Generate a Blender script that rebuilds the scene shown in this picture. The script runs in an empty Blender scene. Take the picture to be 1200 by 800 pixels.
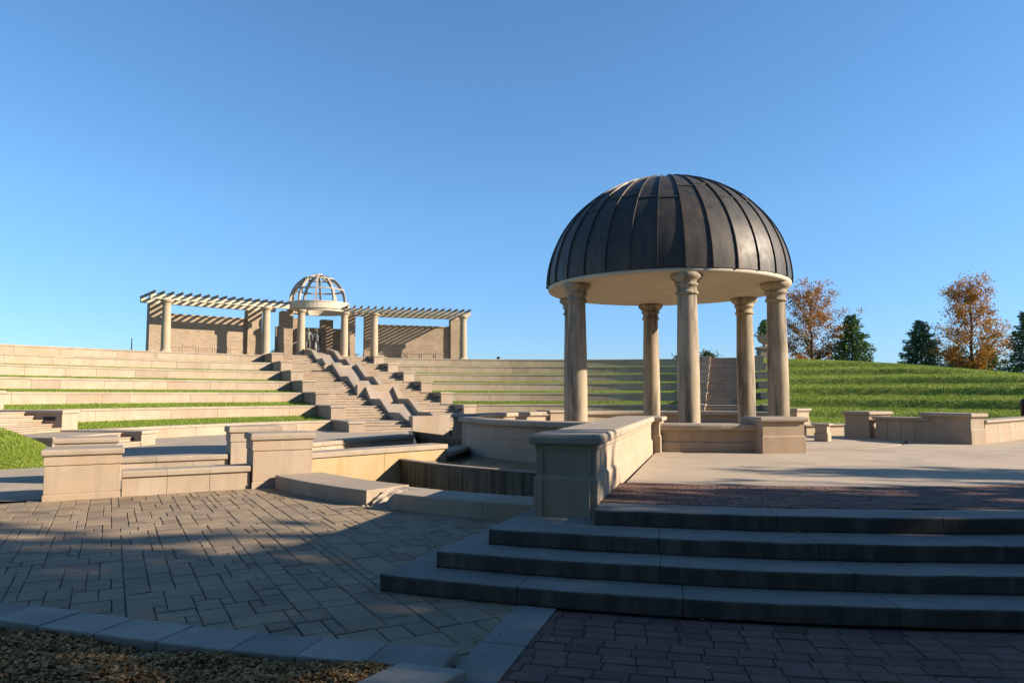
import bpy, bmesh, math, random
from math import sin, cos, pi, radians as R_, sqrt, asin, atan2, hypot
from mathutils import Vector, noise as mnoise
random.seed(11)
S = bpy.context.scene
COL = S.collection
OX, OY = 4.6, 21.0            # centre of the whole amphitheatre (the temple)
EYE = 1.8
P = 0.62                      # level of the stage platform
AX = -28.9                    # direction of the main axis, degrees clockwise from +Y

def pol(r, a, z=None):
    x, y = OX + r*sin(R_(a)), OY + r*cos(R_(a))
    return (x, y) if z is None else (x, y, z)
def st(s, t, a=AX, z=None):    # s outwards along direction a, t to its right
    x = OX + s*sin(R_(a)) + t*cos(R_(a)); y = OY + s*cos(R_(a)) - t*sin(R_(a))
    return (x, y) if z is None else (x, y, z)

# ------------------------------------------------------------------ mesh builder
class MB:
    def __init__(self):
        self.v = []; self.f = []; self.t = []; self.sm = []
    def add(self, vs, fs, tint=None, smooth=False):
        b = len(self.v); self.v += [tuple(p) for p in vs]
        if tint is None: tint = random.random()
        for f in fs:
            self.f.append(tuple(i+b for i in f)); self.t.append(tint); self.sm.append(smooth)
    def prism(self, poly, z0, z1, tint=None):
        n = len(poly)
        a = sum(poly[i][0]*poly[(i+1) % n][1]-poly[(i+1) % n][0]*poly[i][1] for i in range(n))
        if a < 0: poly = poly[::-1]
        vs = [(x, y, z0) for x, y in poly]+[(x, y, z1) for x, y in poly]
        fs = [tuple(range(n))[::-1], tuple(range(n, 2*n))]+[(i, (i+1) % n, (i+1) % n+n, i+n) for i in range(n)]
        self.add(vs, fs, tint)
    def loft(self, loops, tint=None, smooth=False, cap=True):
        n = len(loops[0]); vs = [p for l in loops for p in l]; fs = []
        for k in range(len(loops)-1):
            for i in range(n):
                j = (i+1) % n
                fs.append((k*n+i, k*n+j, (k+1)*n+j, (k+1)*n+i))
        self.add(vs, fs, tint, smooth)
        if cap:
            self.add(loops[0], [tuple(range(n))[::-1]], tint if tint is not None else self.t[-1])
            self.add(loops[-1], [tuple(range(n))], tint if tint is not None else self.t[-1])
    def arcblock(self, r0, r1, a0, a1, z0, z1, step=1.5, tint=None):
        n = max(1, int(abs(a1-a0)/step+.999))
        lo = []
        for i in range(n+1):
            a = a0+(a1-a0)*i/n
            lo.append([pol(r0, a, z0), pol(r0, a, z1), pol(r1, a, z1), pol(r1, a, z0)])
        if a1 < a0: lo = [l[::-1] for l in lo]
        self.loft([l[::-1] for l in lo][::1], tint)
    def tube(self, pts, rad, n=8, tint=None, cap=True, smooth=True):
        loops = []
        for i, p in enumerate(pts):
            p = Vector(p)
            d = (Vector(pts[min(i+1, len(pts)-1)])-Vector(pts[max(i-1, 0)])).normalized()
            u = d.cross(Vector((0, 0, 1)))
            if u.length < .05: u = d.cross(Vector((0, 1, 0)))
            u.normalize(); w = d.cross(u)
            r = rad[i] if isinstance(rad, (list, tuple)) else rad
            loops.append([tuple(p+u*(cos(2*pi*k/n)*r)-w*(sin(2*pi*k/n)*r)) for k in range(n)])
        self.loft(loops, tint, smooth, cap)
    def lathe(self, cx, cy, prof, n=24, tint=None, smooth=True, a0=0):
        loops = [[(cx+r*cos(2*pi*k/n+a0), cy+r*sin(2*pi*k/n+a0), z) for k in range(n)] for r, z in prof]
        self.loft(loops, tint, smooth, True)
    def beam(self, p, q, w, h, tint=None):     # straight bar of rectangular section
        p, q = Vector(p), Vector(q); d = (q-p).normalized()
        u = d.cross(Vector((0, 0, 1)))
        if u.length < .05: u = Vector((1, 0, 0))
        u.normalize(); w2 = u.cross(d)
        lo = [[tuple(c+u*sx*w/2+w2*sz*h/2) for sx, sz in ((-1, -1), (1, -1), (1, 1), (-1, 1))] for c in (p, q)]
        self.loft([l[::-1] for l in lo], tint)
    def build(self, name, mat, parent=None, bevel=0, seg=2, loc=None):
        me = bpy.data.meshes.new(name)
        o_ = loc or (0, 0, 0)
        vs = [(x-o_[0], y-o_[1], z-o_[2]) for x, y, z in self.v] if loc else self.v
        me.from_pydata(vs, [], self.f); me.update()
        at = me.attributes.new('tint', 'FLOAT', 'FACE')
        at.data.foreach_set('value', self.t)
        me.polygons.foreach_set('use_smooth', self.sm)
        bm = bmesh.new(); bm.from_mesh(me); bmesh.ops.recalc_face_normals(bm, faces=bm.faces); bm.to_mesh(me); bm.free()
        me.materials.append(mat)
        o = bpy.data.objects.new(name, me); COL.objects.link(o)
        if loc and parent is None: o.location = loc
        if parent is not None:
            o.parent = parent
            if loc is None and parent.location.length > 0:
                o.location = -parent.location
        if bevel:
            m = o.modifiers.new('bevel', 'BEVEL'); m.width = bevel; m.segments = seg
            m.limit_method = 'ANGLE'; m.angle_limit = R_(35)
        return o

def tag(o, label=None, cat=None, group=None, kind=None):
    if label: o['label'] = label
    if cat: o['category'] = cat
    if group: o['group'] = group
    if kind: o['kind'] = kind
    return o
def empty(name, loc=(0, 0, 0)):
    o = bpy.data.objects.new(name, None); COL.objects.link(o); o.location = loc
    o.empty_display_size = .2
    return o
def struct(o): o['kind'] = 'structure'; return o

# ------------------------------------------------------------------ materials
def newmat(name):
    m = bpy.data.materials.new(name); m.use_nodes = True
    nt = m.node_tree; b = nt.nodes['Principled BSDF']
    return m, nt, b
def N(nt, typ, **kw):
    n = nt.nodes.new(typ)
    for k, v in kw.items():
        if k in n.inputs.keys(): n.inputs[k].default_value = v
        else: setattr(n, k, v)
    return n
def L(nt, a, b): nt.links.new(a, b)
def pos(nt, scale=(1, 1, 1), obj=False):
    src = nt.nodes.new('ShaderNodeTexCoord').outputs['Object'] if obj else nt.nodes.new('ShaderNodeNewGeometry').outputs['Position']
    mp = N(nt, 'ShaderNodeMapping'); mp.inputs['Scale'].default_value = scale
    L(nt, src, mp.inputs['Vector']); return mp.outputs['Vector']
def noise(nt, vec, sc, det=4, rough=.55, dist=0):
    n = N(nt, 'ShaderNodeTexNoise', Scale=sc, Detail=det, Roughness=rough, Distortion=dist)
    L(nt, vec, n.inputs['Vector']); return n.outputs['Fac']
def ramp(nt, fac, stops):
    r = nt.nodes.new('ShaderNodeValToRGB'); e = r.color_ramp.elements
    while len(e) < len(stops): e.new(.5)
    for i, (p_, c) in enumerate(stops):
        e[i].position = p_; e[i].color = (c, c, c, 1) if isinstance(c, (int, float)) else (*c, 1)
    L(nt, fac, r.inputs['Fac']); return r.outputs['Color']
def mix(nt, fac, a, b, mode='MIX'):
    m = nt.nodes.new('ShaderNodeMix'); m.data_type = 'RGBA'; m.blend_type = mode
    for s, v in ((0, fac), (6, a), (7, b)):
        if hasattr(v, 'default_value'): L(nt, v, m.inputs[s])
        elif s == 0: m.inputs[0].default_value = v
        else: m.inputs[s].default_value = (*v, 1)
    return m.outputs[2]
def bump(nt, b, h, strength, dist):
    n = N(nt, 'ShaderNodeBump', Strength=strength, Distance=dist); L(nt, h, n.inputs['Height']); L(nt, n.outputs['Normal'], b.inputs['Normal'])
def tintnode(nt): return N(nt, 'ShaderNodeAttribute', attribute_name='tint').outputs['Fac']

def stone(name, c1, c2, stain=(.16, .13, .10), stain_amt=.35, tint=.25, sc=1.0, rough=.85, streak=False, topdirt=.0, bmp=.15, riser=0, sth=(.52, .72), sfx=2.2, warm=0):
    m, nt, b = newmat(name)
    v = pos(nt)
    f = noise(nt, v, 1.3*sc, 5, .6)
    col = mix(nt, ramp(nt, f, [(.3, 0), (.7, 1)]), c1, c2)
    if warm: col = mix(nt, mulf(nt, ramp(nt, noise(nt, v, .75, 5, .62), [(.46, 0), (.68, 1)]), warm), col, (.42, .262, .135))
    fine = noise(nt, v, 45*sc, 3, .7)
    col = mix(nt, .35, col, ramp(nt, fine, [(.25, .35), (.75, 1)]), 'MULTIPLY')
    t = tintnode(nt)
    col = mix(nt, tint, col, ramp(nt, t, [(0, (.55, .5, .48)), (.5, (.95, .92, .88)), (1, (1, .96, .9))]), 'MULTIPLY')
    sv = pos(nt, (sfx, sfx, .35) if streak else (.9, .9, .9))
    sf = noise(nt, sv, 1.6*sc, 6, .65)
    col = mix(nt, mulf(nt, ramp(nt, sf, [(sth[0], 0), (sth[1], 1)]), stain_amt), col, stain)
    if topdirt:
        g = nt.nodes.new('ShaderNodeNewGeometry'); sp = nt.nodes.new('ShaderNodeSeparateXYZ'); L(nt, g.outputs['Normal'], sp.inputs[0])
        up = ramp(nt, sp.outputs['Z'], [(.6, 0), (.9, 1)])
        d = mulf(nt, mulf2(nt, up, ramp(nt, noise(nt, v, 3*sc, 5, .6), [(.2, .45), (.7, 1)])), topdirt)
        col = mix(nt, d, col, (.22, .19, .155))
    if riser:      # upright step faces darkened: shade put into the colour, with blackish stains
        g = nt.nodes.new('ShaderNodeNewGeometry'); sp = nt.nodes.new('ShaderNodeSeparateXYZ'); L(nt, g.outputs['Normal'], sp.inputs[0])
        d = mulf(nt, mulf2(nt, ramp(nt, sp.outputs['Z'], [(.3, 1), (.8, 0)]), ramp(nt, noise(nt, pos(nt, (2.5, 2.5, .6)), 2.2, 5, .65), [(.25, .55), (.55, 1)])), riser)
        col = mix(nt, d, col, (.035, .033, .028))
    L(nt, col, b.inputs['Base Color'])
    b.inputs['Roughness'].default_value = rough
    b.inputs['Specular IOR Level'].default_value = .25
    hh = mix(nt, .5, ramp(nt, fine, [(0, 0), (1, 1)]), ramp(nt, noise(nt, v, 9*sc, 4), [(0, 0), (1, 1)]))
    bump(nt, b, hh, bmp, .02)
    return m
def mulf(nt, a, k):
    n = N(nt, 'ShaderNodeMath', operation='MULTIPLY'); L(nt, a, n.inputs[0]); n.inputs[1].default_value = k; return n.outputs[0]
def mulf2(nt, a, b_):
    n = N(nt, 'ShaderNodeMath', operation='MULTIPLY'); L(nt, a, n.inputs[0]); L(nt, b_, n.inputs[1]); return n.outputs[0]

M = {}
M['lime'] = stone('limestone_wall', (.365, .285, .204), (.44, .352, .262), tint=.5, topdirt=.6, stain=(.23, .175, .125), stain_amt=.5, sfx=1.5, streak=True, warm=.4)
M['lime_near'] = stone('limestone_ashlar', (.365, .287, .206), (.435, .349, .258), tint=.35, topdirt=.5, stain=(.21, .165, .12), stain_amt=.55, streak=True, sfx=3, sth=(.5, .76), warm=.45)
M['cope'] = stone('limestone_coping', (.35, .28, .205), (.42, .34, .255), tint=.35, topdirt=.7, stain=(.17, .145, .12), stain_amt=.55)
M['orange'] = stone('rust_stained_limestone', (.38, .265, .125), (.43, .33, .195), tint=.1, stain=(.30, .17, .055), stain_amt=.65, streak=True)
M['slab'] = stone('weathered_shaded_step_stone', (.21, .188, .16), (.28, .25, .21), tint=.25, stain=(.12, .11, .095), stain_amt=.5, riser=.88)
M['wet'] = stone('algae_streaked_stone', (.085, .08, .058), (.14, .128, .09), tint=.1, stain=(.018, .022, .012), stain_amt=.95, streak=True, rough=.6, sth=(.40, .62), sfx=5)
M['column'] = stone('column_limestone', (.35, .28, .19), (.42, .34, .24), tint=.12, stain=(.06, .053, .046), stain_amt=.88, streak=True, sth=(.45, .66), sfx=2.6)
M['column_far'] = stone('pergola_column_stone', (.38, .295, .20), (.44, .35, .245), tint=.1, stain=(.3, .24, .18), stain_amt=.3)
M['cement'] = stone('concrete_floor', (.37, .295, .21), (.44, .355, .26), tint=.12, stain=(.2, .165, .13), stain_amt=.6, sc=.6, rough=.9)
M['orch'] = stone('orchestra_concrete', (.30, .245, .18), (.37, .305, .23), tint=.1, stain=(.2, .18, .15), stain_amt=.5, sc=.5, rough=.9)
M['slate'] = stone('stamped_slate_paving', (.225, .168, .108), (.32, .245, .158), tint=.6, stain=(.13, .125, .12), stain_amt=.45, sc=1.6, rough=.75, bmp=.5)
M['redbrick'] = stone('tumbled_brick_paving', (.135, .078, .06), (.20, .112, .082), tint=.65, stain=(.08, .07, .065), stain_amt=.5, sc=2, rough=.85, bmp=.4)
M['joint'] = stone('paving_joint_sand', (.075, .066, .055), (.12, .108, .092), tint=.0, stain=(.04, .035, .03), sc=3)
M['soffit'] = stone('painted_plaster', (.44, .34, .21), (.50, .39, .25), tint=0, stain=(.36, .28, .18), stain_amt=.25, rough=.7, bmp=.03)
M['rim'] = stone('painted_timber', (.50, .42, .31), (.56, .48, .36), tint=.1, stain=(.35, .3, .24), stain_amt=.35, rough=.7, bmp=.05)
M['timber_dark'] = stone('dark_rafter_timber', (.09, .075, .06), (.14, .115, .09), tint=.3, stain=(.05, .045, .04), rough=.7)
M['soil'] = stone('mulch_soil', (.06, .04, .024), (.10, .07, .04), tint=0, stain=(.02, .017, .012), sc=6, rough=1, bmp=.8)
M['bark'] = stone('tree_bark', (.09, .07, .055), (.14, .115, .09), tint=.1, stain=(.04, .035, .03), sc=3, bmp=.5)
M['black'] = stone('black_metal', (.012, .012, .013), (.02, .02, .022), tint=0, rough=.5, stain=(.01, .01, .01))

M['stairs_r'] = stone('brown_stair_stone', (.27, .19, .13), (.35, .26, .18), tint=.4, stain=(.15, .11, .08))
M['mortar'] = stone('pale_mortar', (.42, .38, .32), (.5, .46, .40), tint=0)
def brickmat():
    m, nt, b = newmat('tan_brick')
    v = nt.nodes.new('ShaderNodeUVMap'); v.uv_map = 'UVMap'
    br = nt.nodes.new('ShaderNodeTexBrick'); L(nt, v.outputs[0], br.inputs['Vector'])
    br.inputs['Color1'].default_value = (.32, .235, .155, 1); br.inputs['Color2'].default_value = (.25, .18, .115, 1)
    br.inputs['Mortar'].default_value = (.35, .285, .205, 1); br.inputs['Scale'].default_value = 1
    br.inputs['Mortar Size'].default_value = .012; br.inputs['Brick Width'].default_value = .42; br.inputs['Row Height'].default_value = .15
    n = noise(nt, pos(nt), .9, 5)
    col = mix(nt, .4, br.outputs['Color'], ramp(nt, n, [(.3, (.6, .56, .5)), (.7, (1, 1, 1))]), 'MULTIPLY')
    L(nt, col, b.inputs['Base Color']); b.inputs['Roughness'].default_value = .9
    bump(nt, b, br.outputs['Fac'], -.4, .02)
    return m
M['brick'] = brickmat()
def boxuv(o):
    me = o.data; uv = me.uv_layers.new(name='UVMap')
    for p_ in me.polygons:
        n = p_.normal
        for li in p_.loop_indices:
            c = me.vertices[me.loops[li].vertex_index].co
            if abs(n.z) > .7: q = (c.x, c.y)
            else:
                k = hypot(n.x, n.y); q = ((c.x*-n.y+c.y*n.x)/k, c.z)
            uv.data[li].uv = q
    return o

def grassmat(name, a, b2, c, sc=1.0):
    m, nt, b = newmat(name)
    v = pos(nt)
    col = mix(nt, ramp(nt, noise(nt, v, 1.1*sc, 6, .7), [(.3, 0), (.7, 1)]), a, b2)
    col = mix(nt, ramp(nt, noise(nt, v, 14*sc, 4, .75), [(.45, 0), (.75, .8)]), col, c)
    col = mix(nt, mulf(nt, ramp(nt, noise(nt, pos(nt, (.35, .35, .35)), 1.3, 6, .7), [(.5, 0), (.72, 1)]), .55), col, (.20, .18, .05))
    col = mix(nt, .5, col, ramp(nt, noise(nt, v, 60*sc, 2, .7), [(.25, .25), (.7, 1)]), 'MULTIPLY')
    L(nt, col, b.inputs['Base Color']); b.inputs['Roughness'].default_value = .8
    b.inputs['Specular IOR Level'].default_value = .15
    bump(nt, b, noise(nt, v, 30*sc, 4, .8), .9, .06)
    return m
M['grass'] = grassmat('lawn_grass', (.13, .19, .018), (.19, .25, .03), (.23, .26, .05))
def bladematerial(name, cols, trans=.25, rough=.6):
    m, nt, b = newmat(name)
    col = ramp(nt, tintnode(nt), [(i/(len(cols)-1), c) for i, c in enumerate(cols)])
    L(nt, col, b.inputs['Base Color']); b.inputs['Roughness'].default_value = rough
    b.inputs['Specular IOR Level'].default_value = .2
    if trans:
        tr = nt.nodes.new('ShaderNodeBsdfTranslucent'); L(nt, col, tr.inputs['Color'])
        mx = nt.nodes.new('ShaderNodeMixShader'); mx.inputs[0].default_value = trans
        L(nt, b.outputs[0], mx.inputs[1]); L(nt, tr.outputs[0], mx.inputs[2])
        L(nt, mx.outputs[0], nt.nodes['Material Output'].inputs['Surface'])
    return m
M['blade'] = bladematerial('grass_blades', [(.09, .14, .014), (.17, .24, .026), (.24, .30, .045), (.28, .29, .08)])
M['litter'] = bladematerial('dry_leaves', [(.12, .056, .02), (.28, .145, .052), (.42, .235, .09), (.58, .36, .15), (.32, .2, .10)], .1, .8)
M['leaf_orange'] = bladematerial('orange_leaves', [(.16, .075, .015), (.35, .15, .02), (.48, .235, .035), (.28, .19, .04)], .3)
M['leaf_rust'] = bladematerial('rust_leaves', [(.14, .07, .025), (.31, .135, .035), (.42, .20, .05), (.2, .16, .04)], .3)
M['needle'] = bladematerial('spruce_needles', [(.06, .11, .04), (.12, .185, .06), (.20, .27, .09)], .05)
M['needle_blue'] = bladematerial('blue_spruce_needles', [(.055, .10, .065), (.105, .17, .10), (.18, .25, .14)], .05)
M['leaf_green'] = bladematerial('green_leaves', [(.03, .05, .012), (.06, .085, .02), (.10, .11, .03)], .25)

def domemat():
    m, nt, b = newmat('oxidised_copper')
    v = pos(nt); sv = pos(nt, (3, 3, .5))
    c = mix(nt, ramp(nt, noise(nt, sv, 1.8, 6, .7), [(.3, 0), (.7, 1)]), (.030, .032, .031), (.092, .067, .048))
    c = mix(nt, mulf(nt, ramp(nt, noise(nt, v, .9, 4), [(.4, 0), (.75, 1)]), .4), c, (.03, .044, .044))
    c = mix(nt, .45, c, ramp(nt, tintnode(nt), [(0, .5), (.5, .85), (1, 1)]), 'MULTIPLY')
    L(nt, c, b.inputs['Base Color']); b.inputs['Metallic'].default_value = .3; b.inputs['Specular IOR Level'].default_value = .3
    L(nt, ramp(nt, noise(nt, v, 2.5, 5), [(.3, .42), (.7, .62)]), b.inputs['Roughness'])
    bump(nt, b, noise(nt, v, 1.6, 3), .12, .05)
    return m
M['dome'] = domemat()
def simple(name, c, rough=.5, metal=0, **k):
    m, nt, b = newmat(name); v = pos(nt)
    col = mix(nt, ramp(nt, noise(nt, v, 6, 4), [(.3, 0), (.7, 1)]), tuple(x*.75 for x in c), c)
    L(nt, col, b.inputs['Base Color']); b.inputs['Roughness'].default_value = rough; b.inputs['Metallic'].default_value = metal
    return m
M['bronze'] = simple('bronze_statue', (.10, .10, .09), .5, .5)
M['slot'] = simple('dark_recess', (.015, .014, .013), .8)
def watermat():
    m, nt, b = newmat('murky_pool_water')
    b.inputs['Base Color'].default_value = (.018, .02, .009, 1); b.inputs['Roughness'].default_value = .06
    bump(nt, b, noise(nt, pos(nt), 6, 3), .08, .02)
    return m
M['water'] = watermat()

# ------------------------------------------------------------------ moulded masonry
def rect(cx, cy, ux, uy, l0, l1, w0, w1, z):   # rectangle in the frame (u along, w to the left of u)
    wx, wy = -uy, ux
    return [(cx+ux*a+wx*b, cy+uy*a+wy*b, z) for a, b in ((l0, w0), (l1, w0), (l1, w1), (l0, w1))]
BODY = [(.022, 0), (.022, .46), (.012, .475), (.0, .49), (.0, .80), (.012, .81), (.012, .87)]
BODY_PANEL = [(.014, 0), (.014, .12), (.0, .125), (-.008, .135), (.0, .145), (.0, .665), (-.012, .675), (.006, .685), (.014, .69), (.014, .865), (.0, .87)]
CAPP = [(.04, .872), (.062, .885), (.07, .90), (.07, .955), (.058, .985), (.035, 1.0)]
def moulded(name, p, q, depth, h, z0, mats, label, cat, group=None, back=True, capfrac=None, rounded=True, plain=False, bevel=.008, n=1):
    """straight wall or pier; p->q is its front bottom edge seen from the front, depth goes backwards"""
    ux, uy = q[0]-p[0], q[1]-p[1]; ln = hypot(ux, uy); ux /= ln; uy /= ln
    mb, mc = MB(), MB()
    body = BODY_PANEL if plain else BODY
    def rings(prof, hh):
        return [rect(p[0], p[1], ux, uy, -o+.03, ln+o-.03, -o+.03, depth+o-.03, z0+f*hh) for o, f in prof]
    hb = h
    for i in range(n):
        e0, e1 = (-1 if i == 0 else 0), (1 if i == n-1 else 0)
        mb.loft([rect(p[0], p[1], ux, uy, (.03-o if i == 0 else ln*i/n+.004), (ln+o-.03 if i == n-1 else ln*(i+1)/n-.004), -o+.03, depth+o-.03, z0+f*hb) for o, f in body])
    ch = .14
    capp = [(o, 0) for o in ()]
    z_c = h-ch if not plain else h-ch
    rc = []
    for o, f in ([(a*.75, b_) for a, b_ in CAPP] if plain else CAPP):
        rc.append(rect(p[0], p[1], ux, uy, -o+.03, ln+o-.03, -o+.03, depth+o-.03, z0+h*.872+(f-.872)/(.128)*h*.128))
    mc.loft(rc)
    cx, cy = p[0]+ux*ln/2, p[1]+uy*ln/2
    o = mb.build(name, mats[0], None, bevel, loc=(cx, cy, z0)); tag(o, label, cat, group)
    c = mc.build('coping', mats[1], o, bevel, loc=(cx, cy, z0))
    return o
def joints(o, segs): return o

# ================================================================== SETTING: ground
def hill_factor(a):           # how high the crest stays, by direction
    return 0 if a > 130 or a < -150 else 1
def capz(a):
    if a < 24: return 4.72
    pts = [(24, 4.66), (30, 4.42), (37, 3.95), (45, 3.3), (55, 2.5), (70, 1.5), (90, .7), (110, .2), (131, -.03)]
    for (a0, z0), (a1, z1) in zip(pts, pts[1:]):
        if a <= a1: return z0+(z1-z0)*(a-a0)/(a1-a0)
    return -.03
RK = [21.25+3.206*k for k in range(7)]
ZK = [.49+.71*k for k in range(7)]
def terr(r, a):
    """stone part: grass ledges between the walls.  right part: grass banks"""
    if r > 46: base = 4.72
    else:
        base = -.02
        for k in range(7):
            if r >= RK[k]+.2:
                nxt = RK[k]+3.206
                base = ZK[k]-.02+.19*min(1, max(0, (r-RK[k]-.45)/(2.75)))
        if r > RK[6]+.2: base = 4.72
    if a > 21:
        z = .56
        for k in range(7):
            lo = RK[k]-.75; hi = RK[k]+.25
            t = min(1, max(0, (r-lo)/(hi-lo))); t = t*t*(3-2*t)
            z += (.50 if k else .30)*t
            z += .17*min(1, max(0, (r-hi)/2.0))
        base = min(z, 4.9)
        c = capz(a)
        d = c-base
        base = -math.log(math.exp(-base*6)+math.exp(-c*6))/6 if base < 40 else c
    elif a < -100:
        base = base*max(0, 1-(-100-a)/45)-.02
    if r > 47: base = base*max(0, 1-((r-47)/60))-.3*min(1, (r-47)/60)
    return base
rs = [20.6]
for k in range(7):
    rs += [RK[k]+.19, RK[k]+.21, RK[k]+.46, RK[k]+1.3, RK[k]+2.1, RK[k]+2.9]
rs += [42.5, 44, 46, 48, 52, 58, 66, 76, 90, 107, 140]
def polar_sheet(name, mat, rlist, alist, zf, kind='structure', smooth=True):
    mb = MB(); n = len(rlist)
    vs = [pol(r, a, zf(r, a)) for a in alist for r in rlist]
    fs = [(i*n+j, (i+1)*n+j, (i+1)*n+j+1, i*n+j+1) for i in range(len(alist)-1) for j in range(n-1)]
    mb.add(vs, fs, .5, smooth)
    o = mb.build(name, mat); o['kind'] = kind; return o
polar_sheet('grass_terraces', M['grass'], rs, [-146+1.0*i for i in range(168)]+[21.9], terr, smooth=False)
rs2 = [12.2, 14, 16, 18]+[19+.28*i for i in range(86)]+[44, 46, 48, 52, 58, 66, 76, 90, 107, 140]
def terr2(r, a):
    z = terr(r, max(a, 21.05))
    return z+.035*mnoise.noise((r*.8, a*.35, 0))+.02*mnoise.noise((r*2.3, a*.9, 3))
polar_sheet('grass_hill', M['grass'], rs2, [21.9+.8*i for i in range(137)], terr2)
mb = MB(); k = 72
vs = []; 
for r in (21, 60, 300, 5000):
    vs += [pol(r, 360*i/k, -.06 if r < 30 else -.35) for i in range(k)]
fs = [(j*k+i, j*k+(i+1) % k, (j+1)*k+(i+1) % k, (j+1)*k+i) for j in range(3) for i in range(k)]
mb.add(vs, fs, .5); struct(mb.build('ground', M['grass']))

# inner floors -------------------------------------------------------
def floor_left():
    mb = MB(); al = [-150+2*i for i in range(61)]; rl = [8.5, 11, 13, 15, 17, 18.4, 20, 21.3]
    n = len(rl); vs = []
    for a in al:
        for r in rl:
            x, y = pol(r, a)
            dx, dy = x-OX, y-OY
            t = dx*cos(R_(AX))-dy*sin(R_(AX)); s = dx*sin(R_(AX))+dy*cos(R_(AX))
            if t > -1.06 and s > 0: x, y = st(s, -1.06)
            lx, ly = x+7.92, y-12.34; l = -lx*.4833+ly*.8755
            bx, by = x+2.9, y-21.7; q = bx*.9881+by*.1536      # open pool to the right of this line
            if q > 0 and y > 21: x, y = x-.9881*q, y-.1536*q
            lx, ly = x+7.92, y-12.34; l = -lx*.4833+ly*.8755
            if lx < -.3: y = max(y, 12.45)
            elif l < .3: x, y = x-.4833*(.3-l), y+.8755*(.3-l)
            l2 = (x+4)*-.735+(y-14.7)*.68
            if x > -4.3 and y < 24 and l2 < .3: x, y = x-.735*(.3-l2), y+.68*(.3-l2)
            vs.append((x, y, 0))
    fs = [(i*n+j, (i+1)*n+j, (i+1)*n+j+1, i*n+j+1) for i in range(len(al)-1) for j in range(n-1)]
    mb.add(vs, fs, .6); return struct(mb.build('orchestra_floor', M['orch']))
floor_left()
def floor_right():
    mb = MB(); al = [-35+2*i for i in range(30)]; rl = [6, 8.5, 11, 13, 15, 17, 18.4, 20, 21.3]
    n = len(rl); vs = []
    for a in al:
        for r in rl:
            x, y = pol(r, a); dx, dy = x-OX, y-OY
            t = dx*cos(R_(AX))-dy*sin(R_(AX)); s = dx*sin(R_(AX))+dy*cos(R_(AX))
            if t < 1.11: x, y = st(s, 1.11)
            vs.append((x, y, 0.002))
    fs = [(i*n+j, (i+1)*n+j, (i+1)*n+j+1, i*n+j+1) for i in range(len(al)-1) for j in range(n-1)]
    mb.add(vs, fs, .6); return struct(mb.build('orchestra_floor', M['orch']))
floor_right()
# sunken water channel on the axis
mb = MB()
c = [st(6, -1.06), st(6, 1.11), st(18.2, 1.11), st(18.2, -1.06)]
mb.add([(*p_, -.78) for p_ in c], [(0, 1, 2, 3)])
for i in (0, 1, 3):
    p_, q_ = c[i], c[(i+1) % 4]
    if i == 0: continue
    mb.add([(*p_, -.78), (*q_, -.78), (*q_, -.004), (*p_, -.004)], [(0, 1, 2, 3)])
struct(mb.build('channel_floor', M['wet']))
mb = MB()
mb.prism([(-2.9, 21.7), (-5.2, 36.5), (-5.0, 36.53), (-2.7, 21.73)], -.8, -.003)
mb.add([(-1.4, 17.3, -.76), (0, 24, -.76), (-3.2, 37, -.76), (-5.2, 36.5, -.76), (-2.9, 21.7, -.76)], [(0, 1, 2, 3, 4)])
struct(mb.build('basin_floor', M['wet']))
# plaza base under the paving stones
polar_sheet('plaza_base', M['joint'], [8.5, 11, 14, 18, 22, 26.5], [104+3*i for i in range(36)], lambda r, a: -.018, smooth=False)
polar_sheet('plaza_base', M['joint'], [11.2, 14, 18, 22, 26.5], [208+3*i for i in range(23)], lambda r, a: -.02, smooth=False)
polar_sheet('pool_floor', M['wet'], [5.9, 7.0, 8.4], [-172+4*i for i in range(13)], lambda r, a: -.3, smooth=False)

# --- plaza paving (random ashlar on a 15 cm module) ----------------------------------------
d_ = (sin(R_(AX)), cos(R_(AX)))     # axis direction
KERB = [(-9.5, 8.9), (-7.2, 7.42), (-5.6, 6.62), (-4.55, 6.15), (-3.3, 5.72), (-2.2, 5.38), (-1.2, 5.12), (-.42, 4.93)]
def in_paving(x, y):
    r = hypot(x-OX, y-OY); a = math.degrees(atan2(x-OX, y-OY)) % 360
    if y > 12.45 and x < -7.9: return False
    # behind the front wall line
    lx, ly = x+7.92, y-12.34
    if -lx*.4833+ly*.8755 > .25 and x < -3.6: return False
    if r < 11.0: return False
    if r < 15.1 and a < 201.5: return False
    # right of the stone band (radial at 196 deg)
    if (x-.36)*(-14.6)+(y-6.36)*(4.27) < 0.9: return False if y < 6.6 else True
    # mulch bed
    if x < -.55:
        for (x0, y0), (x1, y1) in zip(KERB, KERB[1:]):
            if x0 <= x <= x1:
                return y > y0+(y1-y0)*(x-x0)/(x1-x0)+.12
        if x < -9.5: return y > 8.9
    return True
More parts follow.
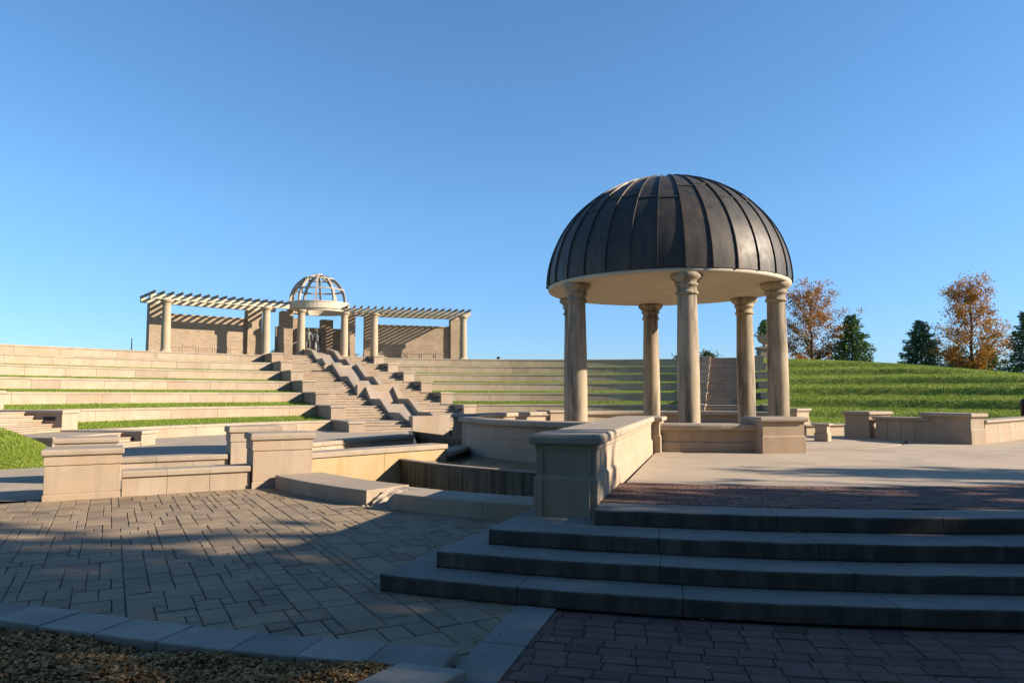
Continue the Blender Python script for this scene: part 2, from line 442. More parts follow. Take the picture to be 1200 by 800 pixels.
def paving():
    g = .105; mb = MB(); used = set(); rnd = random.Random(5)
    shapes = [(4, 3), (3, 3), (3, 2), (2, 3), (2, 2), (3, 2), (4, 2), (3, 4), (2, 3), (4, 3)]
    ux, uy = .4833, -.8755; vx, vy = .8755, .4833     # toward camera-right, and right
    for i in range(-108, 114):
        for j in range(-124, 92):
            if (i, j) in used: continue
            px, py = -4+ux*i*g+vx*j*g, 10+uy*i*g+vy*j*g
            if not (-15 < px < 3 and 3 < py < 15): continue
            rnd.shuffle(shapes)
            for w, h in shapes+[(2, 1), (1, 2), (1, 1)]:
                cells = [(i+a, j+b) for a in range(w) for b in range(h)]
                if any(c_ in used for c_ in cells): continue
                break
            used.update(cells)
            cx, cy = px+ux*w*g/2+vx*h*g/2, py+uy*w*g/2+vy*h*g/2
            if not in_paving(cx, cy): continue
            jw = .003+rnd.random()*.003; ch = .007; zt = rnd.uniform(-.004, .003); tl = (rnd.uniform(-.004, .004), rnd.uniform(-.004, .004))
            loops = []
            for ins, z in ((jw, -.03), (jw, -.007), (jw+ch, 0)):
                l = []
                for a, b in ((ins, ins), (w*g-ins, ins), (w*g-ins, h*g-ins), (ins, h*g-ins)):
                    a += rnd.uniform(-.004, .004); b += rnd.uniform(-.004, .004)
                    l.append((px+ux*a+vx*b, py+uy*a+vy*b, z+zt+(tl[0]*(a-w*g/2)+tl[1]*(b-h*g/2)) if z > -.02 else z))
                loops.append(l)
            mb.loft(loops, rnd.random())
    return struct(mb.build('plaza', M['slate']))
paving()

def brick_ring(name, r0, r1, a0, a1, zt, bw=.235, bh=.15):
    mb = MB(); rnd = random.Random(9); r = r0; row = 0
    while r+bh <= r1+.02:
        n = int(R_(abs(a1-a0))*r/bw); off = .5*(row % 2)+rnd.uniform(-.2, .2)
        for i in range(n):
            da = math.degrees(bw/r); aa = a0+(i+off)*da
            if aa+da > a1: continue
            ja = math.degrees((.002+rnd.random()*.003)/r); jr = .002+rnd.random()*.003
            z = zt+rnd.uniform(-.004, .003); cc = .006
            loops = []
            for e, zz in ((0, zt-.04), (0, z-.005), (cc, z)):
                ea = math.degrees(e/r)
                jit = lambda: rnd.uniform(-.003, .003)
                loops.append([pol(r+jr+e+jit(), aa+ja+ea, zz), pol(r+bh-jr-e+jit(), aa+ja+ea, zz), pol(r+bh-jr-e+jit(), aa+da-ja-ea, zz), pol(r+jr+e+jit(), aa+da-ja-ea, zz)])
            mb.loft(loops, rnd.random())
        r += bh; row += 1
    return struct(mb.build(name, M['redbrick']))
brick_ring('brick_path', 15.4, 20.2, 152, 197.0, 0.0)

# flush stone band between slate and brick
mb = MB()
for i in range(5):
    a = 196.6; r0 = 15.36+i*.95; r1 = r0+.945
    w0 = .17
    p_ = [st(r0, -w0, a), st(r1, -w0, a), st(r1, w0, a), st(r0, w0, a)]
    mb.prism(p_, -.05, .012)
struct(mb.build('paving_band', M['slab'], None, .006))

# --- the platform and its steps ------------------------------------------------------------
stairs = empty('stone_steps', pol(15, 180, 0)); tag(stairs, 'wide curved dark stone steps climbing to the stage in the shade', 'steps')
RS = [15.33, 14.92, 14.47, 13.95]; LA_ = [202.3, 200.9, 199.5, 195.6]
for k in range(4):
    mb = MB(); a1 = LA_[k]; a = a1; zt = .155*(k+1); seg = [3.9, 5.2, 6.1, 5.6, 6.4, 5.9]
    i = 0; a = a1
    offs = [5.0, 8.1, 6.6, 7.3][k]
    while a > 105:
        da = offs if i == 0 else seg[(i+k) % 6]
        b = max(a-da, 104)
        rin = RS[k]-.95 if k < 3 else 13.42
        g = math.degrees(.003/RS[k])
        mb.arcblock(rin, RS[k], b+g, a-g, zt-.155+.0, zt, .5)
        # set-back foot of the riser
        a = b; i += 1
    if k < 3:   # the left ends run back to the pool kerb
        mb.arcblock(11.55, RS[k]-.953, 188, a1-.02, zt-.155, zt-.001, 1.5)
    mb.v = [tuple(Vector(v)+mnoise.noise_vector(Vector(v)*2.3)*.007+mnoise.noise_vector(Vector(v)*9)*.004) for v in mb.v]
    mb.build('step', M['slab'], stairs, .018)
plat = MB()
plat.arcblock(0.02, 13.40, 20, 195.4, -.1, P-.045, 2)
struct(plat.build('stage_platform', M['joint']))
def sect(mb, r0, r1, a0, a1, z, da):
    a = a0
    while a < a1-.01:
        b = min(a+da, a1); g = math.degrees(.005/max(r1, 1))
        mb.arcblock(r0+.004, r1-.004, a+g, b-g, z-.04, z, 1.5); a = b
mb = MB()
for r0, r1, da in ((5.95, 8.7, 22.5), (8.7, 11.2, 15)):
    sect(mb, r0, r1, 20, 195.4, P, da)
struct(mb.build('stage_floor', M['cement'], None, .004))
mb = MB(); sect(mb, 11.2, 11.56, 20, 195.4, P+.003, 7); struct(mb.build('paving_border', M['cope'], None, .004))
brick_ring('stage_brick_band', 11.57, 13.42, 100, 197.4, P)
# temple floor inside the ring wall
mb = MB(); mb.arcblock(.05, 5.9, 0, 359.99, -.1, P+.002, 6); struct(mb.build('temple_floor', M['cement']))
mb = MB(); mb.arcblock(6.3, 13.9, 20, 104, -.3, P-.05, 3); struct(mb.build('platform_base', M['orch']))

# ================================================================== TERRACE WALLS
ALEFT, ARIGHT = -80.0, 16.5
def ang_on(r, a, t): return a+math.degrees(asin(max(-1, min(1, t/r))))
ORD = ['lowest', 'second lowest', 'third lowest', 'middle', 'third highest', 'second highest', 'topmost']
def terrace_wall(k, a0, a1, side):
    r, zt = RK[k], ZK[k]; zb = zt-.56 if k else -.05
    rnd = random.Random(k*7+len(side)); mb, mc = MB(), MB()
    def run(m_, r0, r1, z0, z1, lmin, lmax, gap):
        a = a0
        while a < a1-.02:
            b = a+math.degrees(rnd.uniform(lmin, lmax)/r)
            if a1-b < math.degrees(.7/r): b = a1
            b = min(b, a1); g = math.degrees(gap/r)
            m_.arcblock(r0, r1, a+g, b-g, z0, z1, 1.0, rnd.random()); a = b
    mb.arcblock(r+.02, r+.40, a0, a1, zb, zt-.10, 1.0, .0)
    run(mb, r, r+.3, zb, zt-.10, 1.3, 2.7, .007)
    run(mc, r-.035, r+.46, zt-.10, zt, 1.5, 3.2, .006)
    am = (a0+a1)/2; loc = pol(r, am, zb)
    o = mb.build('terrace_wall', M['lime'], None, 0, loc=loc)
    tag(o, '%s curved limestone seating wall %s' % (ORD[k], side), 'terrace wall', 'curved seating walls of the amphitheatre')
    mc.build('coping', M['cope'], o, 0, loc=loc)
for k in range(7):
    r = RK[k]
    terrace_wall(k, ang_on(r, ALEFT, 2.2), ang_on(r, AX, -4.1), 'on the sunny left, between the left aisle and the cascade')
    terrace_wall(k, ang_on(r, AX, 4.0), ang_on(r, ARIGHT, -.1), 'behind the temple, between the cascade and the right stairs')

# ------------------------------------------------------------------ aisle stairs with cheek blocks
def aisle_stairs(name, label, a, t0, t1, ks, step_mat='lime'):
    root = empty(name, st(18.3, (t0+t1)/2, a, 0)); tag(root, label, 'stairs')
    for k in ks:
        mb = MB(); zlo = 0 if k == 0 else ZK[k-1]-.03; zhi = ZK[k]-.03
        tc = max(abs(t0), abs(t1))
        base = (sqrt(RK[k]**2-min(tc, RK[k]-1)**2) if True else RK[k])-2.95
        mn = MB(); nr = 3 if k == 0 else 5; h = (zhi-zlo)/nr; run = .38
        nxt = base+3.206
        for i in range(nr):
            s0 = base+i*run; s1 = base+(i+1)*run+.05 if i < nr-1 else nxt+.02
            n = 3; w = (t1-t0)/n
            for j in range(n):
                ta, tb = t0+w*j+.004, t0+w*(j+1)-.004
                z1 = zlo+h*(i+1)
                mb.prism([st(s0, ta, a), st(s1, ta, a), st(s1, tb, a), st(s0, tb, a)], zlo-.25, z1-.05)
                (mn if step_mat == 'stairs_r' else mb).prism([st(s0-.035, ta, a), st(s1-.01, ta, a), st(s1-.01, tb, a), st(s0-.035, tb, a)], z1-.049, z1)
        fl = mb.build('flight', M[step_mat], root, 0)
        if mn.v: mn.build('treads', M['cope'], fl).location = (0, 0, 0)  # paler treads over brown risers: lit and shaded faces put into the colours
    return root
aisle_stairs('cascade_stairs', 'long flight of pale stone stairs climbing left of the stepped cascade', AX, -3.45, -1.0, range(7))
aisle_stairs('cascade_stairs', 'long flight of pale stone stairs climbing right of the stepped cascade', AX, 1.05, 3.35, range(7))
aisle_stairs('aisle_stairs', 'broad stone stairs at the far left edge, partly behind the grass mound', ALEFT, -1.6, 1.6, range(5))
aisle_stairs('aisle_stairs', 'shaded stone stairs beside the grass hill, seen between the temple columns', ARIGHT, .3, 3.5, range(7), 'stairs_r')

def cheek(a, t0, t1, k, label, group, slot=None):
    tm = (t0+t1)/2; rr = sqrt(max(1, RK[k]**2-tm*tm)); s0, s1 = rr-2.95, rr+.42
    zt = ZK[k]+.03; zb = (-.05 if k == 0 else ZK[k-1]-.12)
    mb, mc = MB(), MB()
    mb.prism([st(s0, t0, a), st(s1, t0, a), st(s1, t1, a), st(s0, t1, a)], zb, zt-.12)
    loops = []
    for e, z in ((.03, zt-.12), (.045, zt-.10), (.045, zt-.02), (.03, zt)):
        loops.append([st(s0-e, t0-e, a, z), st(s1, t0-e, a, z), st(s1, t1+e, a, z), st(s0-e, t1+e, a, z)])
    mc.loft(loops)
    loc = st(s0, tm, a, zb)
    o = mb.build('stair_pier', M['lime'], None, .012, loc=loc); tag(o, label, 'stair pier', group)
    mc.build('coping', M['cope'], o, 0, loc=loc)
    if slot:
        ts = t0 if slot < 0 else t1; ms = MB(); z = zt-.30; e = .006*(1 if slot > 0 else -1)
        ms.prism([st(s0+.25, ts-.03, a), st(s0+.75, ts-.03, a), st(s0+.75, ts+e, a), st(s0+.25, ts+e, a)][::1], z-.06, z+.06)
        ms.build('step_light', M['slot'], o, 0, loc=loc)
    return o
for k in range(7):
    cheek(AX, -4.2, -3.45, k, '%s stone cheek block on the left edge of the cascade stairs' % ORD[k], 'stone blocks left of the cascade stairs')
    cheek(AX, 3.35, 4.1, k, '%s stone cheek block on the right edge of the cascade stairs' % ORD[k], 'stone blocks right of the cascade stairs', -1)
    cheek(ARIGHT, -.45, .3, k, '%s dark cheek block on the left edge of the shaded right stairs' % ORD[k], 'stone blocks left of the right stairs')
    cheek(ARIGHT, 3.5, 4.3, k, '%s dark cheek block between the right stairs and the grass hill' % ORD[k], 'stone blocks beside the grass hill')
for k in range(4):
    cheek(ALEFT, 1.6, 2.35, k, '%s stone block with a slot light ending the left terrace walls' % ORD[k], 'stone blocks right of the left aisle', -1)
for k in range(1):
    cheek(ALEFT, -2.35, -1.6, k, 'dark stone block behind the grass mound at the left edge', 'stone blocks left of the left aisle')

# ------------------------------------------------------------------ the stepped cascade
def gline(s):       # top of the channel side walls: slope along a flight, flat along a landing
    for k in range(7):
        b = RK[k]-2.95; zlo = 0 if k == 0 else ZK[k-1]; zhi = ZK[k]
        if s < b: return zlo+.36
        if s < b+1.55: return zlo+.36+(zhi-zlo)*(s-b)/1.55
    return ZK[6]+.36
def cascade(s0, s1, label, front_drop, first=False):
    root = empty('water_cascade', st(s0, 0, AX, gline(s0)-.3)); tag(root, label, 'cascade', 'stepped water cascades between the stairs')
    pts = sorted(set([s0, s1]+[RK[k]-2.95 for k in range(7) if s0 < RK[k]-2.95 < s1]+[RK[k]-1.40 for k in range(7) if s0 < RK[k]-1.40 < s1]))
    zt = [gline(s) for s in pts]
    zt[-1] += .30
    for side in (-1, 1):
        t0, t1 = (-.99, -.66) if side < 0 else (.71, 1.04)
        mb = MB()
        mb.loft([[st(s, t0, AX, z-1.0), st(s, t1, AX, z-1.0), st(s, t1, AX, z), st(s, t0, AX, z)] for s, z in zip(pts, zt)])
        w = mb.build('side_wall', M['lime'], root, .01)
        mc = MB(); e = .04
        mc.loft([[st(s, t0-e, AX, z+.002), st(s, t1+e, AX, z+.002), st(s, t1+e, AX, z+.09), st(s, t0-e, AX, z+.09)] for s, z in zip(pts, zt)])
        mc.build('coping', M['cope'], w, .01)
    mb = MB()     # stepped bed between the walls
    mb.loft([[st(s, -.70, AX, z-1.0), st(s, .75, AX, z-1.0), st(s, .75, AX, z-.30), st(s, -.70, AX, z-.30)] for s, z in zip(pts, zt)])
    mb.build('bed', M['lime'], root)
    z = gline(s0)+(.28 if first else .12)
    mb = MB()
    tl = -1.0 if first else -1.5
    mb.prism([st(s0-.55, tl+.03), st(s0-.02, tl+.03), st(s0-.02, 1.04), st(s0-.55, 1.04)], z-front_drop, z)
    fr = mb.build('basin_front', M['lime'], root, .01)
    mc = MB()
    mc.prism([st(s0-.60, tl-.03), st(s0-.001, tl-.03), st(s0-.001, 1.10), st(s0-.60, 1.10)], z+.002, z+.15)
    mc.build('coping', M['cope'], fr, .02)
    ms = MB()
    ms.prism([st(s0-.556, .15), st(s0-.50, .15), st(s0-.50, .62), st(s0-.556, .62)], z-.42, z-.27)
    ms.build('spout', M['slot'], fr)
    # outlet arch at the back of the bed
    return root
cascade(18.55, 25.7, 'lowest stone cascade channel, ending in a basin with a slot spout', 1.5, True)
cascade(26.2, 33.4, 'middle stone cascade channel halfway up the stairs', .75)
cascade(33.9, 41.3, 'topmost stone cascade channel below the statue', .75)
# paving of the axis behind the channels
# ------------------------------------------------------------------ low walls of the left forecourt
d = (.8755, .4833); nb = (-.4833, .8755)
def along(p, a, b=0): return (p[0]+d[0]*a+nb[0]*b, p[1]+d[1]*a+nb[1]*b)
A0 = (-7.92, 12.34)
LM = (M['lime_near'], M['cope'])
moulded('stone_pier', A0, along(A0, 1.2), .8, .875, -.01, LM, 'large sunlit limestone pier at the left front, beside the paved plaza', 'pier', plain=True)
moulded('stone_pier', along(A0, 3.37), along(A0, 4.55), .8, 1.06, -.01, LM, 'sunlit limestone pier behind the left end of the curved pool kerb', 'pier', plain=True)
A2 = along(A0, 0, 2.8)
moulded('stone_pier', A2, along(A2, 1.15), .75, .92, -.01, LM, 'limestone pier mostly hidden behind the large left front pier', 'pier', plain=True)
moulded('stone_pier', along(A2, 3.35), along(A2, 4.5), .75, 1.08, -.01, LM, 'limestone pier set back to the left of the pier by the pool kerb', 'pier', plain=True)
def seatwall(p, q, depth, h, label, mat='lime_near', zb=-.05, n=3):
    ux, uy = q[0]-p[0], q[1]-p[1]; ln = hypot(ux, uy); ux /= ln; uy /= ln
    mb, mc = MB(), MB()
    for i in range(n):
        a, b = ln*i/n+.003, ln*(i+1)/n-.003
        mb.loft([rect(p[0], p[1], ux, uy, a, b, 0, depth, z) for z in (zb, h-.115)])
        mc.loft([rect(p[0], p[1], ux, uy, a-.001, b+.001, -e, depth+e, z) for e, z in ((.02, h-.115), (.045, h-.10), (.045, h-.02), (.03, h))])
    loc = (p[0], p[1], zb)
    o = mb.build('seat_wall', M[mat], None, .005, loc=loc); tag(o, label, 'low wall')
    mc.build('coping', M['cope'], o, 0, loc=loc); return o
seatwall(along(A0, 1.2, .1), along(A0, 3.37, .1), .45, .44, 'low sunlit seat wall between the two front limestone piers')
seatwall(along(A2, 1.15, .12), along(A2, 3.35, .12), .45, .46, 'low seat wall set back behind the front seat wall')
p2r = along(A0, 4.52, .15)
seatwall(p2r, (-1.55, 17.35), .5, .63, 'rust stained pool wall right of the sunlit pier', 'orange', -.7, 2)
seatwall(along(A2, 4.5, .15), (-2.92, 21.7), .45, .62, 'low wall with pale coping set back behind the rust stained pool wall', n=4)
seatwall((-1.5, 17.4), (-1.05, 19.5), .4, .45, 'short shaded stained wall at the back corner of the pool', 'wet', -.3, 1)

# ------------------------------------------------------------------ ring wall of the temple
def ring_wall(a0, a1, label, h=1.2, r0=5.72, r1=6.05, zb=-.3, mat='lime_near', plinth=True):
    mb, mc = MB(), MB(); n = max(2, int(abs(a1-a0)/3)); H_ = h-P
    prof = [(.04, zb), (.04, P+.19), (.0, P+.22), (.0, h-.20), (.02, h-.19), (.02, h-.15)]
    if not plinth: prof = [(.0, zb), (.0, P+.12), (.012, P+.14), (.0, P+.16), (.0, h-.20), (.012, h-.19), (.012, h-.15)]
    capf = [(.045, h-.148), (.09, h-.13), (.10, h-.10), (.10, h-.04), (.085, h-.01), (.06, h)]
    nb_ = max(1, int(R_(abs(a1-a0))*r1/1.7))
    for m_, pf in ((mb, prof), (mc, capf)):
        for q in range(nb_):
            b0 = a0+(a1-a0)*q/nb_; b1 = a0+(a1-a0)*(q+1)/nb_; g = math.degrees(.003/r1)*(1 if a1 > a0 else -1)
            lo = []; kk = 5; 
            for i in range(kk+1):
                a = b0+g+(b1-b0-2*g)*i/kk
                lo.append([pol(r1+e, a, z) for e, z in pf]+[pol(r0-e, a, z) for e, z in reversed(pf)])
            m_.loft(lo)
    loc = pol(r1, (a0+a1)/2, P)
    o = mb.build('ring_wall', M[mat], None, .004, loc=loc); tag(o, label, 'low wall', 'curved walls round the temple')
    mc.build('coping', M['cope'], o, 0, loc=loc); return o
ring_wall(175.5, 194.5, 'curved low wall with rounded coping in front of the temple columns')
ring_wall(202, 262, 'curved pool wall with shaded pale stone panels, left of the dark foreground pier', zb=-.35, plinth=False)
ring_wall(269.5, 325, 'curved wall on the far left side of the temple court')
ring_wall(331, 412, 'curved wall at the back of the temple court')
def radial_pier(a, r0, r1, w, h, label, mat=LM, z0=P):
    u = (sin(R_(a)), cos(R_(a))); v = (cos(R_(a)), -sin(R_(a)))
    c_ = pol(r1, a)
    p_ = (c_[0]+v[0]*w/2, c_[1]+v[1]*w/2); q_ = (c_[0]-v[0]*w/2, c_[1]-v[1]*w/2)
    if True: p_, q_ = q_, p_
    # front edge must have depth to its left: order so that left of p->q points inward
    ux, uy = q_[0]-p_[0], q_[1]-p_[1]
    lx, ly = -uy, ux
    if lx*(OX-c_[0])+ly*(OY-c_[1]) < 0: p_, q_ = q_, p_
    return moulded('stone_pier', p_, q_, r1-r0, h, z0, mat, label, 'pier')
radial_pier(172.2, 5.6, 6.4, .95, .72, 'square limestone pier at the right end of the wall in front of the temple')
radial_pier(198.2, 5.55, 6.35, .85, .72, 'limestone pier where the long foreground wall meets the temple wall')
radial_pier(265.8, 5.55, 6.3, .8, .68, 'shaded limestone pier at the left corner of the temple pool wall', z0=P-.05)
radial_pier(328, 5.55, 6.3, .75, .62, 'small far pier behind the temple pool wall')
radial_pier(54.5, 5.55, 6.3, .8, .72, 'far pier showing just behind the right front temple pier')

# foreground wall -----------------------------------------------------
wa = 198.0
fw_p = st(6.45, .0, 197.0); 
def fgwall():
    a = 195.7; u = (sin(R_(a)), cos(R_(a))); v = (cos(R_(a)), -sin(R_(a)))   # u outward to the camera, v to the left (-x)
    # v for a~195 points to (-.96, .27) : left
    z0 = .463; h = 1.36-z0
    pr = pol(13.55, a); ql = (pr[0]+v[0]*.73, pr[1]+v[1]*.73)
    p_, q_ = ql, pr      # front edge, left -> right as seen from the camera; depth goes inward
    # pier head
    o = moulded('foreground_wall', p_, q_, .92, h, z0, LM, 'dark shaded pier and long moulded wall beside the stage steps', 'wall', bevel=.012)
    # long body (slightly narrower, same moulding)
    root = o
    mj = MB(); ux, uy = q_[0]-p_[0], q_[1]-p_[1]; ln = hypot(ux, uy); ux /= ln; uy /= ln
    for t in (.095, ln-.095):
        for lo_, hi_, e in ((.0, .44, -.0225+.03), (.50, .79, .03-.0012)):
            mj.loft([rect(p_[0], p_[1], ux, uy, t-.004, t+.004, e-.03-.0+.0, e-.03+.02, z0+f*h) for f in (lo_, hi_)])
    mj.build('mortar_line', M['mortar'], o, 0, loc=(p_[0]+ux*ln/2, p_[1]+uy*ln/2, z0))
    def sub(nm, prof, mat, i0, i1):
        m_ = MB(); n = 4; 
        for i in range(n):
            s0 = 12.70-(12.70-6.42)*i/n-.003; s1 = 12.70-(12.70-6.42)*(i+1)/n+.003
            lo = []
            for s in (s0, s1):
                b = pol(s, a); 
                def pt(off, z): return (b[0]+v[0]*off, b[1]+v[1]*off, z)
                lo.append([pt(.04-e, z) for e, z in prof]+[pt(.67+e, z) for e, z in reversed(prof)])
            m_.loft(lo)
        c = m_.build(nm, mat, root, .006)
        return c
    hz = h-.004
    prof = [(.03, z0-.3), (.03, z0+.44*hz), (.018, z0+.47*hz), (0, z0+.49*hz), (0, z0+.80*hz), (.012, z0+.81*hz), (.012, z0+.87*hz)]
    cap = [(.04, z0+.872*hz), (.062, z0+.885*hz), (.07, z0+.90*hz), (.07, z0+.955*hz), (.058, z0+.985*hz), (.035, z0+hz)]
    sub('wall_body', prof, LM[0], 0, 1); sub('coping', cap, LM[1], 0, 1)
fgwall()

# ------------------------------------------------------------------ pool kerb, weir, water
def kerb(a0, a1, label, ri=10.68):
    mb = MB(); n = max(1, round((a1-a0)/8))
    for i in range(n):
        b0 = a0+(a1-a0)*i/n; b1 = a0+(a1-a0)*(i+1)/n
        mb.arcblock(ri, 11.45, b0+.02, b1-.02, -.05, .25, 1)
    o = mb.build('pool_kerb', M['lime_near'], None, .02, loc=pol(11.4, (a0+a1)/2, 0)); tag(o, label, 'kerb'); return o
kerb(217.4, 233.2, 'sunlit left length of the curved pool kerb', 10.5)
kerb(197.8, 214.4, 'half shaded right length of the curved pool kerb')
def rubble():
    mb = MB(); rnd = random.Random(3); na = 22
    prof = [(10.42, -.5), (10.40, -.2), (10.40, .1), (10.46, .2), (10.6, .235), (10.75, .24), (10.9, .235), (11.02, .225), (11.12, .2), (11.2, .19), (11.3, .15), (11.36, .12), (11.42, .07), (11.46, .02), (11.5, -.04)]
    loops = []
    for i in range(na+1):
        a = 214.25+3.3*i/na; l = []
        for r, z in prof:
            q = Vector((a*1.3, r*6, z*5)); n1 = mnoise.noise_vector(q*.9); n2 = mnoise.noise_vector(q*2.6)
            k = max(0, min(1, (r-10.7)/.35))
            l.append(pol(r+(.09*n1[0]+.05*n2[0])*k-.04*k, a, z+(.09*n1[2]+.05*n2[2])*k-.05*k*abs(sin(i*.7))))
        loops.append(l)
    n = len(prof); vs = [p_ for l in loops for p_ in l]
    mb.add(vs, [(i*n+j, (i+1)*n+j, (i+1)*n+j+1, i*n+j+1) for i in range(na) for j in range(n-1)], .5)
    for q in range(16):       # loose chips
        a = 214.6+rnd.random()*3; r = 11.46+rnd.random()*.2; s_ = rnd.uniform(.012, .03)
        c = pol(r, a)
        mb.add([(c[0]+rnd.uniform(-s_, s_), c[1]+rnd.uniform(-s_, s_), z) for z in (0, 0, 0, s_, s_*1.4)], [(0, 1, 3), (1, 2, 3), (2, 0, 4), (0, 3, 4), (2, 4, 3), (1, 2, 4)])
    o = mb.build('broken_kerb', M['cope'], None, 0, loc=pol(11.4, 216, 0)); tag(o, 'crumbled broken stretch between the two lengths of pool kerb', 'kerb')
rubble()
mb = MB()
for i in range(7):
    b0 = 198+i*6; mb.arcblock(8.38, 8.50, b0+.02, b0+5.98, -.7, .345, 1)
o = mb.build('weir_wall', M['wet'], None, .01, loc=pol(8.4, 218, 0)); tag(o, 'dark algae streaked weir wall with a pale rim across the pool', 'weir')
mc = MB(); mc.arcblock(8.37, 8.51, 198, 240, .347, .375, 1); mc.build('rim', M['cope'], o, 0, loc=pol(8.4, 218, 0))
polar_sheet('pool_water', M['water'], [6.0, 7.0, 8.39], [197+3*i for i in range(15)], lambda r, a: .27)
polar_sheet('pool_water', M['water'], [6.0, 7.0], [239+3*i for i in range(9)], lambda r, a: .27)
polar_sheet('lower_basin_floor', M['wet'], [8.5, 10.7], [197+3*i for i in range(17)], lambda r, a: -.6)
mb = MB(); mb.arcblock(8.52, 10.6, 197.3, 197.9, -.7, .3, 1); struct(mb.build('basin_end', M['wet']))

# ------------------------------------------------------------------ right-hand low walls
q1, q2 = (9.2, 20.3), (10.83, 17.2)
def line_pt(p, q, t): return (p[0]+(q[0]-p[0])*t, p[1]+(q[1]-p[1])*t)
moulded('stone_pier', (9.2, 20.25), (9.58, 19.55), .95, .72, P, LM, 'blocky limestone pier at the far end of the right stage wall, below the grass hill', 'pier')
moulded('stone_wall', (9.66, 19.47), (10.36, 18.14), .42, .60, P, LM, 'low moulded wall between the two piers on the right of the stage', 'low wall', n=4)
moulded('stone_pier', (10.26, 18.3), (10.83, 17.2), .60, .73, P, LM, 'long limestone pier at the near end of the right stage wall', 'pier')
moulded('stone_wall', (11.4, 17.55), (16.5, 21.9), .40, .56, P, LM, 'low limestone wall running out of the picture on the right', 'low wall', n=7)
moulded('stone_block', (7.62, 18.45), (7.90, 18.25), .4, .45, P, LM, 'small stone block right of the temple pier', 'stone block')
moulded('stone_wall', (8.45, 20.95), (10.1, 21.75), .35, .30, P, LM, 'very low wall at the foot of the grass hill', 'low wall')
mb = MB(); mb.lathe(0, 0, [(.11, 0), (.11, .85), (.12, .86), (.12, .92), (.09, 1.0), (.04, 1.03)], 16)
o = mb.build('bollard', M['black']); o.location = (14.9, 21.15, P+.02); tag(o, 'dark rounded post behind the right wall at the picture edge', 'post')

# ================================================================== TEMPLE
TX, TY = 4.49, 21.0
temple = empty('domed_temple', (TX, TY, P)); tag(temple, 'round open temple of six columns under a dark ribbed copper dome', 'temple')
def lathe_child(name, cx, cy, prof, mat, parent, n=28, bevel=0):
    mb = MB(); mb.lathe(cx, cy, prof, n); return mb.build(name, mat, parent)
SOF = 4.80; RD = 3.38
for i in range(6):
    a = 182.5-60*i
    cx, cy = TX+3.08*sin(R_(a)), TY+3.08*cos(R_(a))
    z0 = P; zt = SOF
    prof = [(.27, z0+.18), (.274, z0+1.3), (.268, z0+2.2), (.250, z0+3.0), (.236, zt-.52)]
    c_ = lathe_child('column', cx, cy, prof, M['column'], temple)
    def sub(nm, pf):
        o = lathe_child(nm, cx, cy, pf, M['column'], c_); o.location = (0, 0, 0); return o
    sub('base', [(.40, z0), (.40, z0+.08), (.37, z0+.10), (.36, z0+.14), (.30, z0+.175)])
    sub('capital', [(.25, zt-.53), (.285, zt-.515), (.285, zt-.47), (.25, zt-.455), (.25, zt-.33), (.29, zt-.31), (.30, zt-.27), (.27, zt-.25), (.33, zt-.17), (.395, zt-.12), (.40, zt-.05), (.37, zt-.002)])
# ceiling with shallow inner dish, rim and dome
lathe_child('ceiling', TX, TY, [(RD-.06, SOF+.02), (RD-.06, SOF), (2.62, SOF+.003), (2.58, SOF+.09), (1.6, SOF+.22), (.4, SOF+.26), (.05, SOF+.26)], M['soffit'], temple, 64)
lathe_child('rim', TX, TY, [(RD-.05, SOF-.015), (RD+.02, SOF-.01), (RD+.05, SOF+.03), (RD+.05, SOF+.10), (RD-.02, SOF+.11)], M['rim'], temple, 96)
dm = MB(); NP = 32; ZB = SOF+.105; HD = 3.17
def dpt(a, phi, e=0):
    r = (RD+.075+e)*cos(phi); z = ZB+(HD+e)*sin(phi)
    return (TX+r*sin(R_(a)), TY+r*cos(R_(a)), z)
rnd = random.Random(21)
for i in range(NP):
    a0 = i*360/NP+4; sub_ = 3
    cuts = [0, R_(rnd.uniform(36, 52)), R_(88.2)]
    for c0, c1 in zip(cuts, cuts[1:]):
        tint = rnd.random(); nn = 10
        vs = []; 
        for j in range(nn+1):
            ph = c0+(c1-c0)*j/nn
            for s in range(sub_+1):
                bulge = -.012*(1-abs(2*s/sub_-1))
                vs.append(dpt(a0+s*360/NP/sub_, ph, bulge+(.006 if c0 == 0 else 0)*0))
        fs = [(j*(sub_+1)+s, j*(sub_+1)+s+1, (j+1)*(sub_+1)+s+1, (j+1)*(sub_+1)+s) for j in range(nn) for s in range(sub_)]
        dm.add(vs, fs, tint, True)
        if c0 > 0:      # lapped cross seam
            w = R_(.5); vs = []
            for s in range(sub_+1):
                for ph, e in ((c0-w, .002), (c0-w*.6, .018), (c0+w, .016), (c0+w*1.4, 0)): vs.append(dpt(a0+s*360/NP/sub_, ph, e))
            dm.add(vs, [(s*4+j, (s+1)*4+j, (s+1)*4+j+1, s*4+j+1) for s in range(sub_) for j in range(3)], tint)
dome = dm.build('dome', M['dome'], temple)
sm = MB()
for i in range(NP):    # standing seams
    a0 = i*360/NP+4; nn = 26; lo = []
    for j in range(nn+1):
        ph = R_(87.5)*j/nn; r = (RD+.075)*cos(ph)
        w = math.degrees(.012/max(r, .12)); w = min(w, 4)
        lo.append([dpt(a0-w, ph, -.01), dpt(a0-w*.7, ph, .036), dpt(a0+w*.7, ph, .036), dpt(a0+w, ph, -.01)])
    sm.loft(lo, .25+.5*rnd.random())
sm.lathe(TX, TY, [(.22, ZB+HD-.02), (.2, ZB+HD+.012), (.08, ZB+HD+.03), (.01, ZB+HD+.032)], 24, .1)
sm.build('seams', M['dome'], dome).location = (0, 0, 0)
